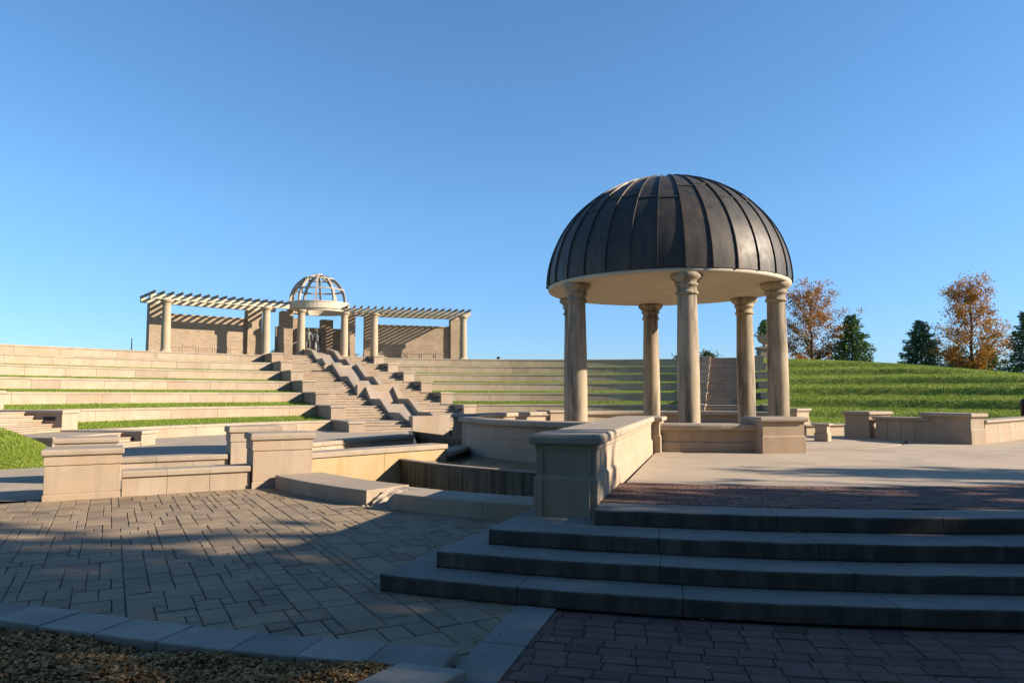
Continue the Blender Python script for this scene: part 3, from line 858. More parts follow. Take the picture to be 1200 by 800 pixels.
mb = MB(); mb.lathe(TX, TY, [(.05, SOF+.10), (.12, SOF+.14), (.16, SOF+.2), (.17, SOF+.262)], 20)
mb.build('ceiling_lamp', M['black'], temple)

# ================================================================== PERGOLA PAVILION on the crest
RP = 41.35; ZP = 4.72
def far_column(cx, cy, zt, parent):
    prof = [(.31, ZP+.2), (.315, ZP+1.4), (.27, zt-.42)]
    c_ = lathe_child('column', cx, cy, prof, M['column_far'], parent, 20)
    o = lathe_child('base', cx, cy, [(.42, ZP-.1), (.42, ZP+.1), (.36, ZP+.14), (.33, ZP+.21)], M['column_far'], c_, 20); o.location = (0, 0, 0)
    o = lathe_child('capital', cx, cy, [(.27, zt-.43), (.31, zt-.40), (.29, zt-.36), (.29, zt-.28), (.36, zt-.20), (.44, zt-.12), (.44, zt)], M['column_far'], c_, 20); o.location = (0, 0, 0)
def bbox(mb, a, s0, s1, t0, t1, z0, z1):
    mb.prism([st(s0, t0, a), st(s1, t0, a), st(s1, t1, a), st(s0, t1, a)], z0, z1)
ZT = 8.45
def wing(am, label, halft, nraf, s_front, el=.75, er=.75):
    root = empty('pergola', st(s_front, 0, am, ZP)); tag(root, label, 'pergola', 'pergola wings on the crest')
    sb = s_front+2.5
    for t in (-halft, halft):
        x, y = st(s_front, t, am); far_column(x, y, ZT, root)
    for sg in (-1, 1):
        mb = MB(); t = sg*(halft+.0); bbox(mb, am, sb-.1, sb+.75, t-.55, t+.55, ZP-.1, ZT-.02)
        o = boxuv(mb.build('brick_pier', M['brick'], root))
    mb = MB(); bbox(mb, am, sb+.2, sb+.55, -halft+.56, halft-.56, ZP-.1, ZP+2.95)
    w = boxuv(mb.build('back_wall', M['brick'], root))
    mb = MB(); bbox(mb, am, sb+.12, sb+.63, -halft+.56, halft-.56, ZP+2.953, ZP+3.06); c = mb.build('coping', M['lime'], w); c.location = (0, 0, 0)
    mb = MB()      # low relief panels along the foot of the wall
    n = max(3, int((2*halft-1.1)/1.1)); ww = (2*halft-1.2)/n
    for i in range(n):
        t0 = -halft+.6+i*ww+.06; t1 = t0+ww-.12
        for z0, z1 in ((.18, .26), (.62, .70)): bbox(mb, am, sb+.165, sb+.203, t0, t1, ZP+z0, ZP+z1)
        for ta in (t0, t1-.07): bbox(mb, am, sb+.165, sb+.203, ta, ta+.07, ZP+.263, ZP+.617)
    c = mb.build('panel_frame', M['lime'], w); c.location = (0, 0, 0)
    ext = .75
    for s, nm in ((s_front, 'front_beam'), (sb+.3, 'back_beam')):
        mb = MB()
        for e in (-.16, .09): bbox(mb, am, s+e, s+e+.1, -halft-el, halft+er, ZT+.002, ZT+.34)
        mb.build(nm, M['rim'], root, .01)
    for i in range(nraf):
        t = -halft-el+.15+(2*halft+el+er-.3)*i/(nraf-1); mb = MB()
        s0, s1 = s_front-.85, sb+1.15
        # rafter with sloping tail
        pr = [(s0, ZT+.46), (s0+.0, ZT+.54), (s1, ZT+.54), (s1, ZT+.46), (s1-.4, ZT+.342), (s0+.4, ZT+.342)]
        mb.loft([[st(s, t-.035, am, z) for s, z in pr], [st(s, t+.035, am, z) for s, z in pr]])
        mb.build('rafter', M['rafter'], root)
    return root
M['lattice'] = stone('weathered_lattice_timber', (.33, .29, .23), (.42, .37, .30), tint=.3, stain=(.15, .13, .11), stain_amt=.5, rough=.75)
M['rafter'] = stone('grey_rafter_timber', (.20, .17, .13), (.27, .23, .18), tint=.3, stain=(.14, .12, .1), stain_amt=.5, rough=.75)
wing(-39.25, 'left pergola wing of the crest pavilion with brick back wall', 3.55, 17, RP, 1.1, 1.75)
wing(-17.35, 'right pergola wing of the crest pavilion with brick back wall', 3.75, 19, RP, 2.35, .6)
arb = empty('domed_arbour', st(RP, 0, AX, ZP)); tag(arb, 'central pavilion with an open lattice dome on columns', 'arbour')
AC = st(RP+2.0, .5, AX); RB = 2.36
for t in (-1.22, 2.22):
    x, y = st(RP+.3, t, AX); far_column(x, y, ZT, arb)
for sg in (-1, 1):
    mb = MB(); t = .5+sg*2.55; bbox(mb, AX, RP+1.5, RP+2.6, t-.45, t+.45, ZP-.1, ZT-.02); boxuv(mb.build('brick_pier', M['brick'], arb))
    mb = MB(); t = .5+sg*1.3; bbox(mb, AX, RP+4.0, RP+4.7, t-.5, t+.5, ZP-.1, ZT-.3); boxuv(mb.build('brick_pier', M['brick'], arb))
mb = MB(); bbox(mb, AX, RP+4.2, RP+4.6, -2.4, 3.4, ZP-.1, ZP+2.7); boxuv(mb.build('back_wall', M['brick'], arb))
mb = MB()
pf = [(RB-.32, ZT+.002), (RB+.02, ZT+.002), (RB+.02, ZT+.16), (RB+.12, ZT+.18), (RB+.12, ZT+.66), (RB+.16, ZT+.68), (RB+.16, ZT+.76), (RB-.32, ZT+.76)]
mb.loft([[(AC[0]+r*cos(2*pi*i/48), AC[1]+r*sin(2*pi*i/48), z) for r, z in pf] for i in range(49)], None, False, False)
mb.build('ring_beam', M['rim'], arb)
# hollow the ring: inner face
ZD = ZT+.76; HD2 = 2.4
def lat(a, ph, rr=RB): return (AC[0]+rr*cos(ph)*sin(R_(a)), AC[1]+rr*cos(ph)*cos(R_(a)), ZD+HD2*sin(ph))
for i in range(10):
    a = AX+18+36*i; mb = MB(); lo = []
    for j in range(13):
        ph = R_(86)*j/12; w = math.degrees(.075/max(RB*cos(ph), .35))
        def q(aa, e): return (AC[0]+(RB+e)*cos(ph)*sin(R_(aa)), AC[1]+(RB+e)*cos(ph)*cos(R_(aa)), ZD+(HD2+e)*sin(ph))
        lo.append([q(a-w, -.2), q(a-w, .0), q(a+w, .0), q(a+w, -.2)])
    mb.loft(lo); mb.build('dome_rib', M['lattice'], arb)
for phd in (27, 57):
    mb = MB(); ph = R_(phd); r = RB*cos(ph); z = ZD+HD2*sin(ph); k = 40
    lo = []
    for i in range(k+1):
        a = 360*i/k
        def q(rr, zz): return (AC[0]+rr*sin(R_(a)), AC[1]+rr*cos(R_(a)), zz)
        lo.append([q(r-.16, z-.055), q(r-.16, z+.055), q(r-.02, z+.055), q(r-.02, z-.055)])
    mb.loft(lo, None, False, False); mb.build('dome_hoop', M['lattice'], arb)
lathe_child('dome_crown', AC[0], AC[1], [(.34, ZD+HD2-.12), (.34, ZD+HD2+.03), (.2, ZD+HD2+.06)], M['rim'], arb, 20)

# statue: two robed figures side by side -------------------------------------------------
def figure(cx, cy, z0, h, face, skirt, arm):
    """one continuous skinned body"""
    f = h/1.75
    J = {'pel': (0, 0, .95), 'waist': (0, 0, 1.08), 'chest': (0, .01, 1.28), 'neck': (0, .01, 1.46), 'head': (0, .03, 1.60), 'top': (0, .02, 1.72),
         'shL': (-.19, 0, 1.40), 'elL': (-.27, .02, 1.12), 'haL': (-.22, .16, .92), 'shR': (.19, 0, 1.40), 'elR': (.28, .0, 1.13), 'haR': (.25, .14, .95 if not arm else 1.2),
         'hpL': (-.10, 0, .90), 'knL': (-.11, .03, .50), 'anL': (-.11, 0, .09), 'toL': (-.12, .15, .04), 'hpR': (.10, 0, .90), 'knR': (.12, .05, .50), 'anR': (.12, .02, .09), 'toR': (.13, .17, .04)}
    Rr = {'pel': .16, 'waist': .14, 'chest': .17, 'neck': .065, 'head': .105, 'top': .07, 'shL': .075, 'elL': .055, 'haL': .045, 'shR': .075, 'elR': .055, 'haR': .045,
          'hpL': .11, 'knL': .075, 'anL': .06, 'toL': .04, 'hpR': .11, 'knR': .075, 'anR': .06, 'toR': .04}
    if skirt:
        for n_ in ('knL', 'knR'): Rr[n_] = .17
        for n_ in ('anL', 'anR'): Rr[n_] = .20; 
        Rr['pel'] = .19
    E_ = [('pel', 'waist'), ('waist', 'chest'), ('chest', 'neck'), ('neck', 'head'), ('head', 'top'), ('chest', 'shL'), ('shL', 'elL'), ('elL', 'haL'), ('chest', 'shR'), ('shR', 'elR'), ('elR', 'haR'),
          ('pel', 'hpL'), ('hpL', 'knL'), ('knL', 'anL'), ('anL', 'toL'), ('pel', 'hpR'), ('hpR', 'knR'), ('knR', 'anR'), ('anR', 'toR')]
    names = list(J); ca, sa = cos(face), sin(face)
    vs = [((J[n_][0]*ca-J[n_][1]*sa)*f, (J[n_][0]*sa+J[n_][1]*ca)*f, J[n_][2]*f) for n_ in names]
    me = bpy.data.meshes.new('figure'); me.from_pydata(vs, [(names.index(a), names.index(b)) for a, b in E_], []); me.update()
    o = bpy.data.objects.new('figure', me); COL.objects.link(o)
    m = o.modifiers.new('skin', 'SKIN'); m.use_smooth_shade = True
    for i, n_ in enumerate(names):
        sv = me.skin_vertices[0].data[i]; sv.radius = (Rr[n_]*f, Rr[n_]*f); sv.use_root = (n_ == 'pel')
    o.modifiers.new('sub', 'SUBSURF').levels = 1
    o.modifiers['sub'].render_levels = 2
    me.materials.append(M['bronze'])
    return o
sp = st(RP+1.5, -.05, AX)
statue = empty('statue', (sp[0], sp[1], ZP)); tag(statue, 'dark bronze statue of two standing figures under the lattice dome', 'statue')
fa = R_(180-AX)      # face toward the court
mb = MB(); bbox(mb, AX, RP+1.0, RP+2.0, -.95, .85, ZP-.1, ZP+.25); pl = mb.build('plinth', M['lime'], statue, .02)
for t, h, sk, ar in ((-.36, 2.25, False, False), (.36, 2.1, True, True)):
    x, y = st(RP+1.5, -.05+t, AX); o = figure(x, y, ZP, h, pi+R_(-AX), sk, ar); o.parent = statue; o.location = (x-sp[0], y-sp[1], .24)

# top landing paving
mb = MB(); bbox(mb, AX, 40.9, 47.5, -14.5, 14.5, ZP-.2, ZP+.012); struct(mb.build('terrace_paving', M['cement']))

# ================================================================== VEGETATION
def leafquad(mb, c, s, rnd, tint, elong=1.6):
    th = rnd.uniform(0, 2*pi); ph = rnd.uniform(-1.2, 1.2)
    u = Vector((cos(th)*cos(ph), sin(th)*cos(ph), sin(ph))); w = u.cross(Vector((rnd.uniform(-1, 1), rnd.uniform(-1, 1), rnd.uniform(-1, 1))))
    if w.length < .01: w = Vector((0, 0, 1))
    w.normalize(); c = Vector(c); a = u*s*elong/2; b = w*s/2
    mb.add([c-a, c+b, c+a, c-b], [(0, 1, 2, 3)], tint)
def deciduous(name, x, y, z0, h, rad, leafmat, nleaf, ls, seed, label, group=None, trunkh=.22, shape='egg', gaps=.35, tr=.016, lift=.24, spread=1.0):
    rnd = random.Random(seed); wood, lv = MB(), MB(); tips = []
    root = empty(name, (x, y, z0)); tag(root, label, 'tree', group)
    top = h*.93; pts = []; rr = []
    for i in range(7):
        t = i/6; pts.append((rnd.uniform(-.02, .02)*h*t, rnd.uniform(-.02, .02)*h*t, top*t-.15*(i == 0))); rr.append(h*tr*(1-t)**.8+.012)
    wood.tube(pts, rr, 8, .5)
    def env(t):    # crown radius at relative height t
        if t < trunkh: return 0
        q = (t-trunkh)/(1-trunkh)
        if shape == 'egg': return rad*(sin(pi*min(1, q**.62))**.75)*(1.0 if q < .5 else 1)
        return rad*(1-q)**.75*(min(1, q*6))
    nb_ = 34
    for i in range(nb_):
        t = trunkh+.02+(.93-trunkh)*((i+.5)/nb_)**.9; az = i*2.4+rnd.uniform(-.4, .4)
        bz = top*max(.08, t-lift-.06*rnd.random()); ln = env(t)*rnd.uniform(.72, 1.12)
        if ln < .15: ln = .15
        k0 = bz/top; bx = pts[min(6, int(k0*6))][0]; by = pts[min(6, int(k0*6))][1]
        p0 = Vector((bx, by, bz)); p3 = Vector((bx+cos(az)*ln, by+sin(az)*ln, h*t+rnd.uniform(-.02, .03)*h))
        p1 = p0.lerp(p3, .4)+Vector((0, 0, -.02*h)); p2 = p0.lerp(p3, .75)+Vector((rnd.uniform(-.05, .05)*ln, rnd.uniform(-.05, .05)*ln, 0))
        r0 = h*tr*.42*(1-t)+.012
        wood.tube([p0, p1, p2, p3], [r0, r0*.7, r0*.45, .006], 5, .5)
        for q in range(5):
            f = rnd.uniform(.35, 1); b = p0.lerp(p3, f); e = b+Vector((rnd.gauss(0, 1), rnd.gauss(0, 1), rnd.gauss(.3, .7)))*(.12*rad+.05*ln)
            wood.tube([b, b.lerp(e, .5)+Vector((0, 0, .02)), e], [r0*.3+.004, r0*.2+.003, .003], 4, .5)
            tips.append((e, .12*rad+.1)); tips.append((b, .10*rad+.1))
        tips.append((p3, .14*rad+.08))
    tips = [t_ for t_ in tips if rnd.random() > gaps*.5]
    for i in range(nleaf):
        c, sg = rnd.choice(tips)
        sg *= spread; q = c+Vector((rnd.gauss(0, sg), rnd.gauss(0, sg), rnd.gauss(0, sg*.8)))
        if q.z < h*trunkh*.7: continue
        leafquad(lv, q, ls*rnd.uniform(.6, 1.3), rnd, min(1, max(0, .5+.35*mnoise.noise(q*.9)+rnd.gauss(0, .2))))
    t_ = wood.build('trunk', M['bark'], root); t_.location = (0, 0, 0)
    c_ = lv.build('crown', leafmat, root); c_.location = (0, 0, 0)
    return root
def conifer(name, x, y, z0, h, rad, mat, seed, label, dens=1.0, group=None, droop=.25, low=.04):
    rnd = random.Random(seed); wood, lv = MB(), MB()
    root = empty(name, (x, y, z0)); tag(root, label, 'tree', group)
    wood.tube([(0, 0, -.2), (0, 0, h*.5), (0, 0, h*.97)], [h*.018, h*.011, .012], 8, .5)
    nw = int(h*4.2)
    for i in range(nw):
        t = low+(.97-low)*i/nw; ln0 = rad*(1-t)**.85*(1+.12*sin(i*1.7))+.08
        nbr = rnd.randint(6, 9) if t < .75 else rnd.randint(4, 6); a0 = rnd.random()*6.28
        for b in range(nbr):
            az = a0+b*2*pi/nbr+rnd.uniform(-.25, .25); ln = ln0*rnd.uniform(.55, 1.15)
            if rnd.random() < .06: continue
            up = .5*t-.02
            p0 = Vector((0, 0, h*t)); 
            def bp(f): return Vector((cos(az)*ln*f, sin(az)*ln*f, h*t+ln*(up*f-droop*f*f+.12*f**4)))
            wood.tube([bp(0), bp(.5), bp(1)], [.014+.008*h*(1-t)*.4, .01, .004], 4, .4)
            nn = int((12+ln*34)*dens)
            for q in range(nn):
                f = rnd.uniform(.12, 1.02)**.8; c = bp(f); sd = (1-f)*.30*ln+.07
                lat_ = rnd.uniform(-1, 1)*sd
                c = c+Vector((-sin(az)*lat_, cos(az)*lat_, rnd.uniform(-.20, .14)-abs(lat_)*.18))
                dirv = Vector((cos(az+lat_*1.2+rnd.uniform(-.6, .6)), sin(az+lat_*1.2+rnd.uniform(-.6, .6)), rnd.uniform(-.6, .7))).normalized()
                L_ = rnd.uniform(.18, .38)*(.65+.05*h); w_ = Vector((-dirv.y, dirv.x, rnd.uniform(-1.2, 1.2))).normalized()*L_*.24
                lv.add([c-dirv*L_*.4, c+w_, c+dirv*L_*.7, c-w_], [(0, 1, 2, 3)], min(1, max(0, .5+.4*(f-.6)+rnd.gauss(0, .18))))
    t_ = wood.build('trunk', M['bark'], root); t_.location = (0, 0, 0)
    c_ = lv.build('crown', mat, root); c_.location = (0, 0, 0)
    return root
def at_px(x, y, Y):     # real point at depth Y that the photo shows at pixel (x, y)
    p_ = math.atan(62/850); fx, fz = (x-600)/850, None
    dy = cos(p_)-sin(p_)*(400-y)/850; dz = sin(p_)+cos(p_)*(400-y)/850
    return (fx/dy*Y, Y, EYE+dz/dy*Y)
def tree_at(px, ybase, ytop, Y): 
    b = at_px(px, ybase, Y); t = at_px(px, ytop, Y); return b[0], b[1], b[2], t[2]-b[2]
x, y, z, h = tree_at(952, 428, 324, 66); deciduous('maple_tree', x, y, z-.3, h+.3, 3.4, M['leaf_rust'], 11000, .105, 3, 'rusty half bare maple just right of the temple dome', 'autumn trees behind the hill', .10, spread=.5)
x, y, z, h = tree_at(1140, 440, 316, 66); deciduous('maple_tree', x, y, z-.3, h+.3, 4.2, M['leaf_orange'], 14500, .105, 8, 'tall orange autumn tree standing among dark spruces', 'autumn trees behind the hill', .10, 'cone', spread=.5)
x, y, z, h = tree_at(999, 430, 367, 64); conifer('spruce_tree', x, y, z-.3, h+.3, 2.6, M['needle'], 5, 'green spruce right of the rusty maple', group='spruces behind the hill')
x, y, z, h = tree_at(1080, 436, 373, 68); conifer('spruce_tree', x, y, z-.4, h+.4, 2.7, M['needle_blue'], 6, 'dark bushy spruce left of the tall orange tree', group='spruces behind the hill')
x, y, z, h = tree_at(1205, 440, 362, 62); conifer('spruce_tree', x, y, z-.4, h+.4, 2.3, M['needle_blue'], 7, 'sparse spruce cut by the right picture edge', dens=.7, group='spruces behind the hill', droop=.35)
x, y, z, h = tree_at(1158, 442, 402, 74); conifer('spruce_tree', x, y, z-.4, h+.4, 2.6, M['needle'], 8, 'low dark spruce behind the foot of the orange tree', group='spruces behind the hill')
x, y, z, h = tree_at(1122, 440, 404, 76); conifer('spruce_tree', x, y, z-.4, h+.4, 2.4, M['needle_blue'], 12, 'low dark spruce half hidden left of the orange trunk', group='spruces behind the hill')
for i, (px, yt, lab) in enumerate(((322, 408, 'small dark evergreen tip left of the lattice dome pavilion, left of its pair'), (333, 404, 'small dark evergreen tip left of the lattice dome pavilion, right of its pair'))):
    x, y, z, h = tree_at(px, 430, yt, 72); conifer('evergreen_tree', x, y, z-1, h+1, 1.1, M['needle'], 30+i, lab)
def bush(name, x, y, z, r, h, mat, n, seed, label, ls=.12):
    rnd = random.Random(seed); mb = MB(); wd = MB(); root = empty(name, (x, y, z)); tag(root, label, 'shrub')
    for i in range(14):
        a = rnd.random()*6.28; e = (cos(a)*r*.7*rnd.random(), sin(a)*r*.7*rnd.random(), h*rnd.uniform(.6, 1)); wd.tube([(0, 0, -.1), (e[0]*.4, e[1]*.4, e[2]*.5), e], [.03, .02, .006], 5, .4)
    for i in range(n):
        q = Vector((rnd.gauss(0, r*.42), rnd.gauss(0, r*.42), abs(rnd.gauss(h*.45, h*.25))))
        leafquad(mb, q, ls*rnd.uniform(.6, 1.3), rnd, min(1, max(0, .45+.4*mnoise.noise(q*2)+rnd.gauss(0, .2))))
    o = wd.build('stems', M['bark'], root); o.location = (0, 0, 0)
    o = mb.build('foliage', mat, root); o.location = (0, 0, 0)
x, y, z = at_px(829, 421, 62); bush('evergreen_shrub', x, y, z-.2, .9, .9, M['leaf_green'], 700, 1, 'small green shrub at the top of the shaded right stairs')
x, y, z = at_px(797, 421, 62); bush('evergreen_shrub', x, y, z-.2, .6, .6, M['leaf_green'], 400, 2, 'tiny shrub tip showing left of the nearest temple column')
x, y, z = at_px(415, 421, 66); bush('bare_shrub', x, y, z-.3, .9, 1.0, M['leaf_rust'], 130, 3, 'thin bare shrub between the lattice dome and the right pergola wing', .1)
x, y, z = at_px(938, 424, 60); bush('rust_shrub', x, y, z-.4, 1.0, 1.0, M['leaf_rust'], 500, 4, 'rusty low shrub at the foot of the rusty maple')
# urn with a clipped plant at the head of the right stairs
x, y, z = at_px(897, 421.5, 60)
urn = empty('planter_urn', (x, y, 4.6)); tag(urn, 'stone urn with a dark plant on a pedestal beside the right front column', 'urn')
mb = MB(); mb.prism([(x-.55, y-.55), (x+.55, y-.55), (x+.55, y+.55), (x-.55, y+.55)], 4.3, 5.55); mb.prism([(x-.65, y-.65), (x+.65, y-.65), (x+.65, y+.65), (x-.65, y+.65)], 5.553, 5.7); mb.build('pedestal', M['brick'], urn); boxuv(bpy.context.scene.objects[-1]) if False else None
mb = MB(); mb.lathe(x, y, [(.35, 5.703), (.35, 5.76), (.16, 5.86), (.2, 5.95), (.52, 6.15), (.62, 6.4), (.6, 6.55), (.72, 6.6), (.72, 6.68), (.6, 6.68), (.5, 6.6)], 24); mb.build('bowl', M['lime'], urn)
rnd = random.Random(77); mb = MB()
for i in range(1300):
    t = rnd.random(); q = Vector((rnd.gauss(0, .30*(1-t)+.06), rnd.gauss(0, .30*(1-t)+.06), 6.6+1.35*t)); leafquad(mb, q+Vector((x, y, 0)), .12, rnd, rnd.random())
mb.build('plant', M['needle'], urn)
for o in urn.children:
    if o.name.startswith('pedestal'): boxuv(o)
# thin pole behind the left terraces
x, y, z = at_px(154, 412, 62); mb = MB(); mb.tube([(0, 0, -.3), (0, 0, 1.15)], [.05, .04], 8); o = mb.build('thin_pole', M['black']); o.location = (x, y, z); tag(o, 'thin dark pole left of the pergola on the crest', 'pole')
x, y, z = at_px(584, 421, 62); mb = MB(); mb.lathe(0, 0, [(.05, -.2), (.05, .05), (.16, .07), (.14, .2), (.03, .24)], 10); o = mb.build('path_lamp', M['black']); o.location = (x, y, z); tag(o, 'tiny low path lamp on the crest right of the pergola', 'lamp')

# grass mound at the left edge
def mound():
    cx, cy = -14.15, 18.9; mb = MB(); n, m_ = 40, 14; vs = []
    def zz(u, rr): return 1.02*(1-rr**2)**1.25 if rr < 1 else 0
    for j in range(m_+1):
        rr = j/m_
        for i in range(n):
            a = 2*pi*i/n; x = cx+cos(a)*rr*2.75; y = cy+sin(a)*rr*1.75
            vs.append((x, y, zz(a, rr)-.02+.03*mnoise.noise((x*1.5, y*1.5, 0))))
    fs = [(j*n+i, j*n+(i+1) % n, (j+1)*n+(i+1) % n, (j+1)*n+i) for j in range(m_) for i in range(n)]
    mb.add(vs, fs, .5, True); struct(mb.build('grass_mound', M['grass']))
    g = MB(); rnd = random.Random(4)
    for i in range(16000):
        a = rnd.random()*2*pi; rr = sqrt(rnd.random()); x = cx+cos(a)*rr*2.75; y = cy+sin(a)*rr*1.75
        z = zz(a, rr)-.03; h = rnd.uniform(.04, .085); th = rnd.random()*6.28; w = .011; l = rnd.uniform(.0, .05)
        g.add([(x-cos(th)*w, y-sin(th)*w, z), (x+cos(th)*w, y+sin(th)*w, z), (x+l*sin(th), y+l*cos(th), z+h)], [(0, 1, 2)], min(1, max(0, rnd.gauss(.5, .22))))
    tag(g.build('mound_grass', M['blade']), 'short mown grass on the mound at the left edge', 'grass', kind='stuff')
mound()
def hillgrass():
    g = MB(); rnd = random.Random(14)
    for i in range(110000):
        a = rnd.uniform(20.5, 62); r = sqrt(rnd.uniform(13.5**2, 43**2))
        if a < 26.5 and r < 44 and (r*sin(R_(a-ARIGHT)) < 4.35): continue
        x, y = pol(r, a); z = terr2(r, a)-.02; h = rnd.uniform(.05, .13); th = rnd.random()*6.28; w = rnd.uniform(.016, .03); l = rnd.uniform(-.05, .06)
        g.add([(x-cos(th)*w, y-sin(th)*w, z), (x+cos(th)*w, y+sin(th)*w, z), (x+l*sin(th), y+l*cos(th), z+h)], [(0, 1, 2)], min(1, max(0, rnd.gauss(.5, .2)+.25*mnoise.noise((x*.7, y*.7, 0))+.35*mnoise.noise((x*.16, y*.22, 4)))))
    # ledges between the left and right terrace walls
    for i in range(60000):
        k = rnd.choice((0, 0, 1, 1, 2, 3, 4)); r = RK[k]+.42+min(2.6, abs(rnd.gauss(0, 1.1)) if k > 1 else rnd.uniform(0, 2.6))
        a0, a1 = ang_on(r, ALEFT, 2.4), ang_on(r, AX, -4.3)
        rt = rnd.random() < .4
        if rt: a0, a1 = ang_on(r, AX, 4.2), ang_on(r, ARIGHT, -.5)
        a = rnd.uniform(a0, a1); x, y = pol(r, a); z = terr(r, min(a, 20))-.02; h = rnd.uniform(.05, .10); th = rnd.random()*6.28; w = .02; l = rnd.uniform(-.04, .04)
        g.add([(x-cos(th)*w, y-sin(th)*w, z), (x+cos(th)*w, y+sin(th)*w, z), (x+l*sin(th), y+l*cos(th), z+h)], [(0, 1, 2)], min(1, max(0, rnd.gauss(.12 if rt else .4, .2))))  # right ledge blades tinted darker, their shade put into the colour
    tag(g.build('hill_grass', M['blade']), 'sunlit mown grass on the hill and the terrace ledges', 'grass', kind='stuff')
hillgrass()

# ------------------------------------------------------------------ mulch bed with its stone edging
def bed():
    poly = [(-9.6, 8.8), *[(x, y-.15) for x, y in KERB[1:-1]], (-.75, 4.75), (-1.45, 3.6), (-2.5, 2.0), (-9.6, 2.0)]
    mb = MB(); n = 60; vs = []; 
    for i in range(n+1):
        for j in range(n+1):
            x = -9.6+9.1*i/n; t = j/n
            # upper limit of the bed at this x
            if x < -.75:
                yu = 4.75
                for (x0, y0), (x1, y1) in zip(KERB, KERB[1:]):
                    if x0 <= x <= x1: yu = y0+(y1-y0)*(x-x0)/(x1-x0)
                if x > -1.45: yl = 3.6+(x+1.45)/.7*1.15
                elif x > -2.5: yl = 2.0+(x+2.5)/1.05*1.6
                else: yl = 2.0
            else: yu = 4.78; yl = 4.72
            y = yl+(yu-yl)*t; e = min(1, (1-t)*3)
            vs.append((x, y, -.06+.06*e+.05*mnoise.noise((x*1.7, y*1.7, 0))+.025*mnoise.noise((x*6, y*6, 0))))
    fs = [(i*(n+1)+j, (i+1)*(n+1)+j, (i+1)*(n+1)+j+1, i*(n+1)+j+1) for i in range(n) for j in range(n)]
    mb.add(vs, fs, .5, True); struct(mb.build('mulch_bed', M['soil']))
    g = MB(); rnd = random.Random(41)
    for q in range(90000):
        x = rnd.uniform(-6.2, -.7); yu = 5
        for (x0, y0), (x1, y1) in zip(KERB, KERB[1:]):
            if x0 <= x <= x1: yu = y0+(y1-y0)*(x-x0)/(x1-x0)
        yl = 3.6+(x+1.45)/.7*1.15 if x > -1.45 else 2.0+(x+2.5)/1.05*1.6 if x > -2.5 else 2.0
        y = yu-.12-(yu-yl)*rnd.random()**1.5
        if y < yl: continue
        t = (y-yl)/(yu-yl+.001); z = -.06+.06*min(1, (1-t)*3)+.05*mnoise.noise((x*1.7, y*1.7, 0))+.025*mnoise.noise((x*6, y*6, 0))+rnd.uniform(.012, .05)
        s = rnd.uniform(.012, .028); th = rnd.random()*6.28; tl = rnd.uniform(-.7, .7); u = Vector((cos(th), sin(th), tl*.6))*s; w = Vector((-sin(th), cos(th), rnd.uniform(-.6, .6)))*s*.6; c = Vector((x, y, z)); up = Vector((0, 0, rnd.uniform(-.3, .6)*s))
        g.add([c-u, c+w+up, c+u, c-w+up], [(0, 1, 2), (0, 2, 3)], min(1, max(0, rnd.gauss(.42, .25))))
    tag(g.build('leaf_litter', M['litter']), 'dry brown leaves covering the bed in the lower left corner', 'leaf litter', kind='stuff')
    # edging stones
    pts = KERB; acc = []; labels = 0
    P_ = [Vector((x, y)) for x, y in pts]
    tot = sum((b-a).length for a, b in zip(P_, P_[1:]))
    def onpath(s):
        for a, b in zip(P_, P_[1:]):
            l = (b-a).length
            if s <= l: return a.lerp(b, s/l), (b-a).normalized()
            s -= l
        return P_[-1], (P_[-1]-P_[-2]).normalized()
    s = tot; i = 0; stones = []
    rnd = random.Random(8)
    while s > .3 and i < 18:
        ln = rnd.uniform(.50, .60); c0, t0 = onpath(s); c1, t1 = onpath(s-ln+.012)
        n0 = Vector((-t0.y, t0.x)); n1 = Vector((-t1.y, t1.x))
        a = [c0+n0*.22, c0-n0*.17, c1-n1*.17, c1+n1*.22]
        m_ = MB(); zt = .05+rnd.uniform(-.008, .008)
        m_.prism([(v.x, v.y) for v in a], -.14, zt)
        stones.append((m_, (c0+c1)/2)); s -= ln; i += 1
    names_ = ['nearest the bed corner', 'second from the bed corner', 'third from the bed corner', 'fourth from the bed corner', 'fifth from the bed corner', 'sixth from the bed corner', 'seventh from the bed corner', 'eighth from the bed corner', 'ninth from the bed corner', 'tenth from the bed corner', 'eleventh from the bed corner', 'twelfth from the bed corner']
    for i, (m_, c) in enumerate(stones):
        lab = 'grey edging stone of the leaf bed, %s' % (names_[i] if i < 10 else 'beyond the left picture edge')
        tag(m_.build('edging_stone', M['edging'], None, .012, loc=(c.x, c.y, 0)), lab, 'edging stone', 'edging stones along the leaf bed')
    m_ = MB(); m_.prism([(-.28, 4.72), (-.72, 4.86), (-1.75, 3.3), (-1.38, 3.1)], -.14, .07)
    tag(m_.build('edging_stone', M['edging'], None, .012, loc=(-.9, 4.2, 0)), 'edging stone turning the bed corner toward the camera', 'edging stone', 'edging stones along the leaf bed')
M['edging'] = stone('bluestone_edging', (.26, .235, .20), (.37, .335, .285), tint=.85, stain=(.16, .15, .14), stain_amt=.5, sc=2)
bed()

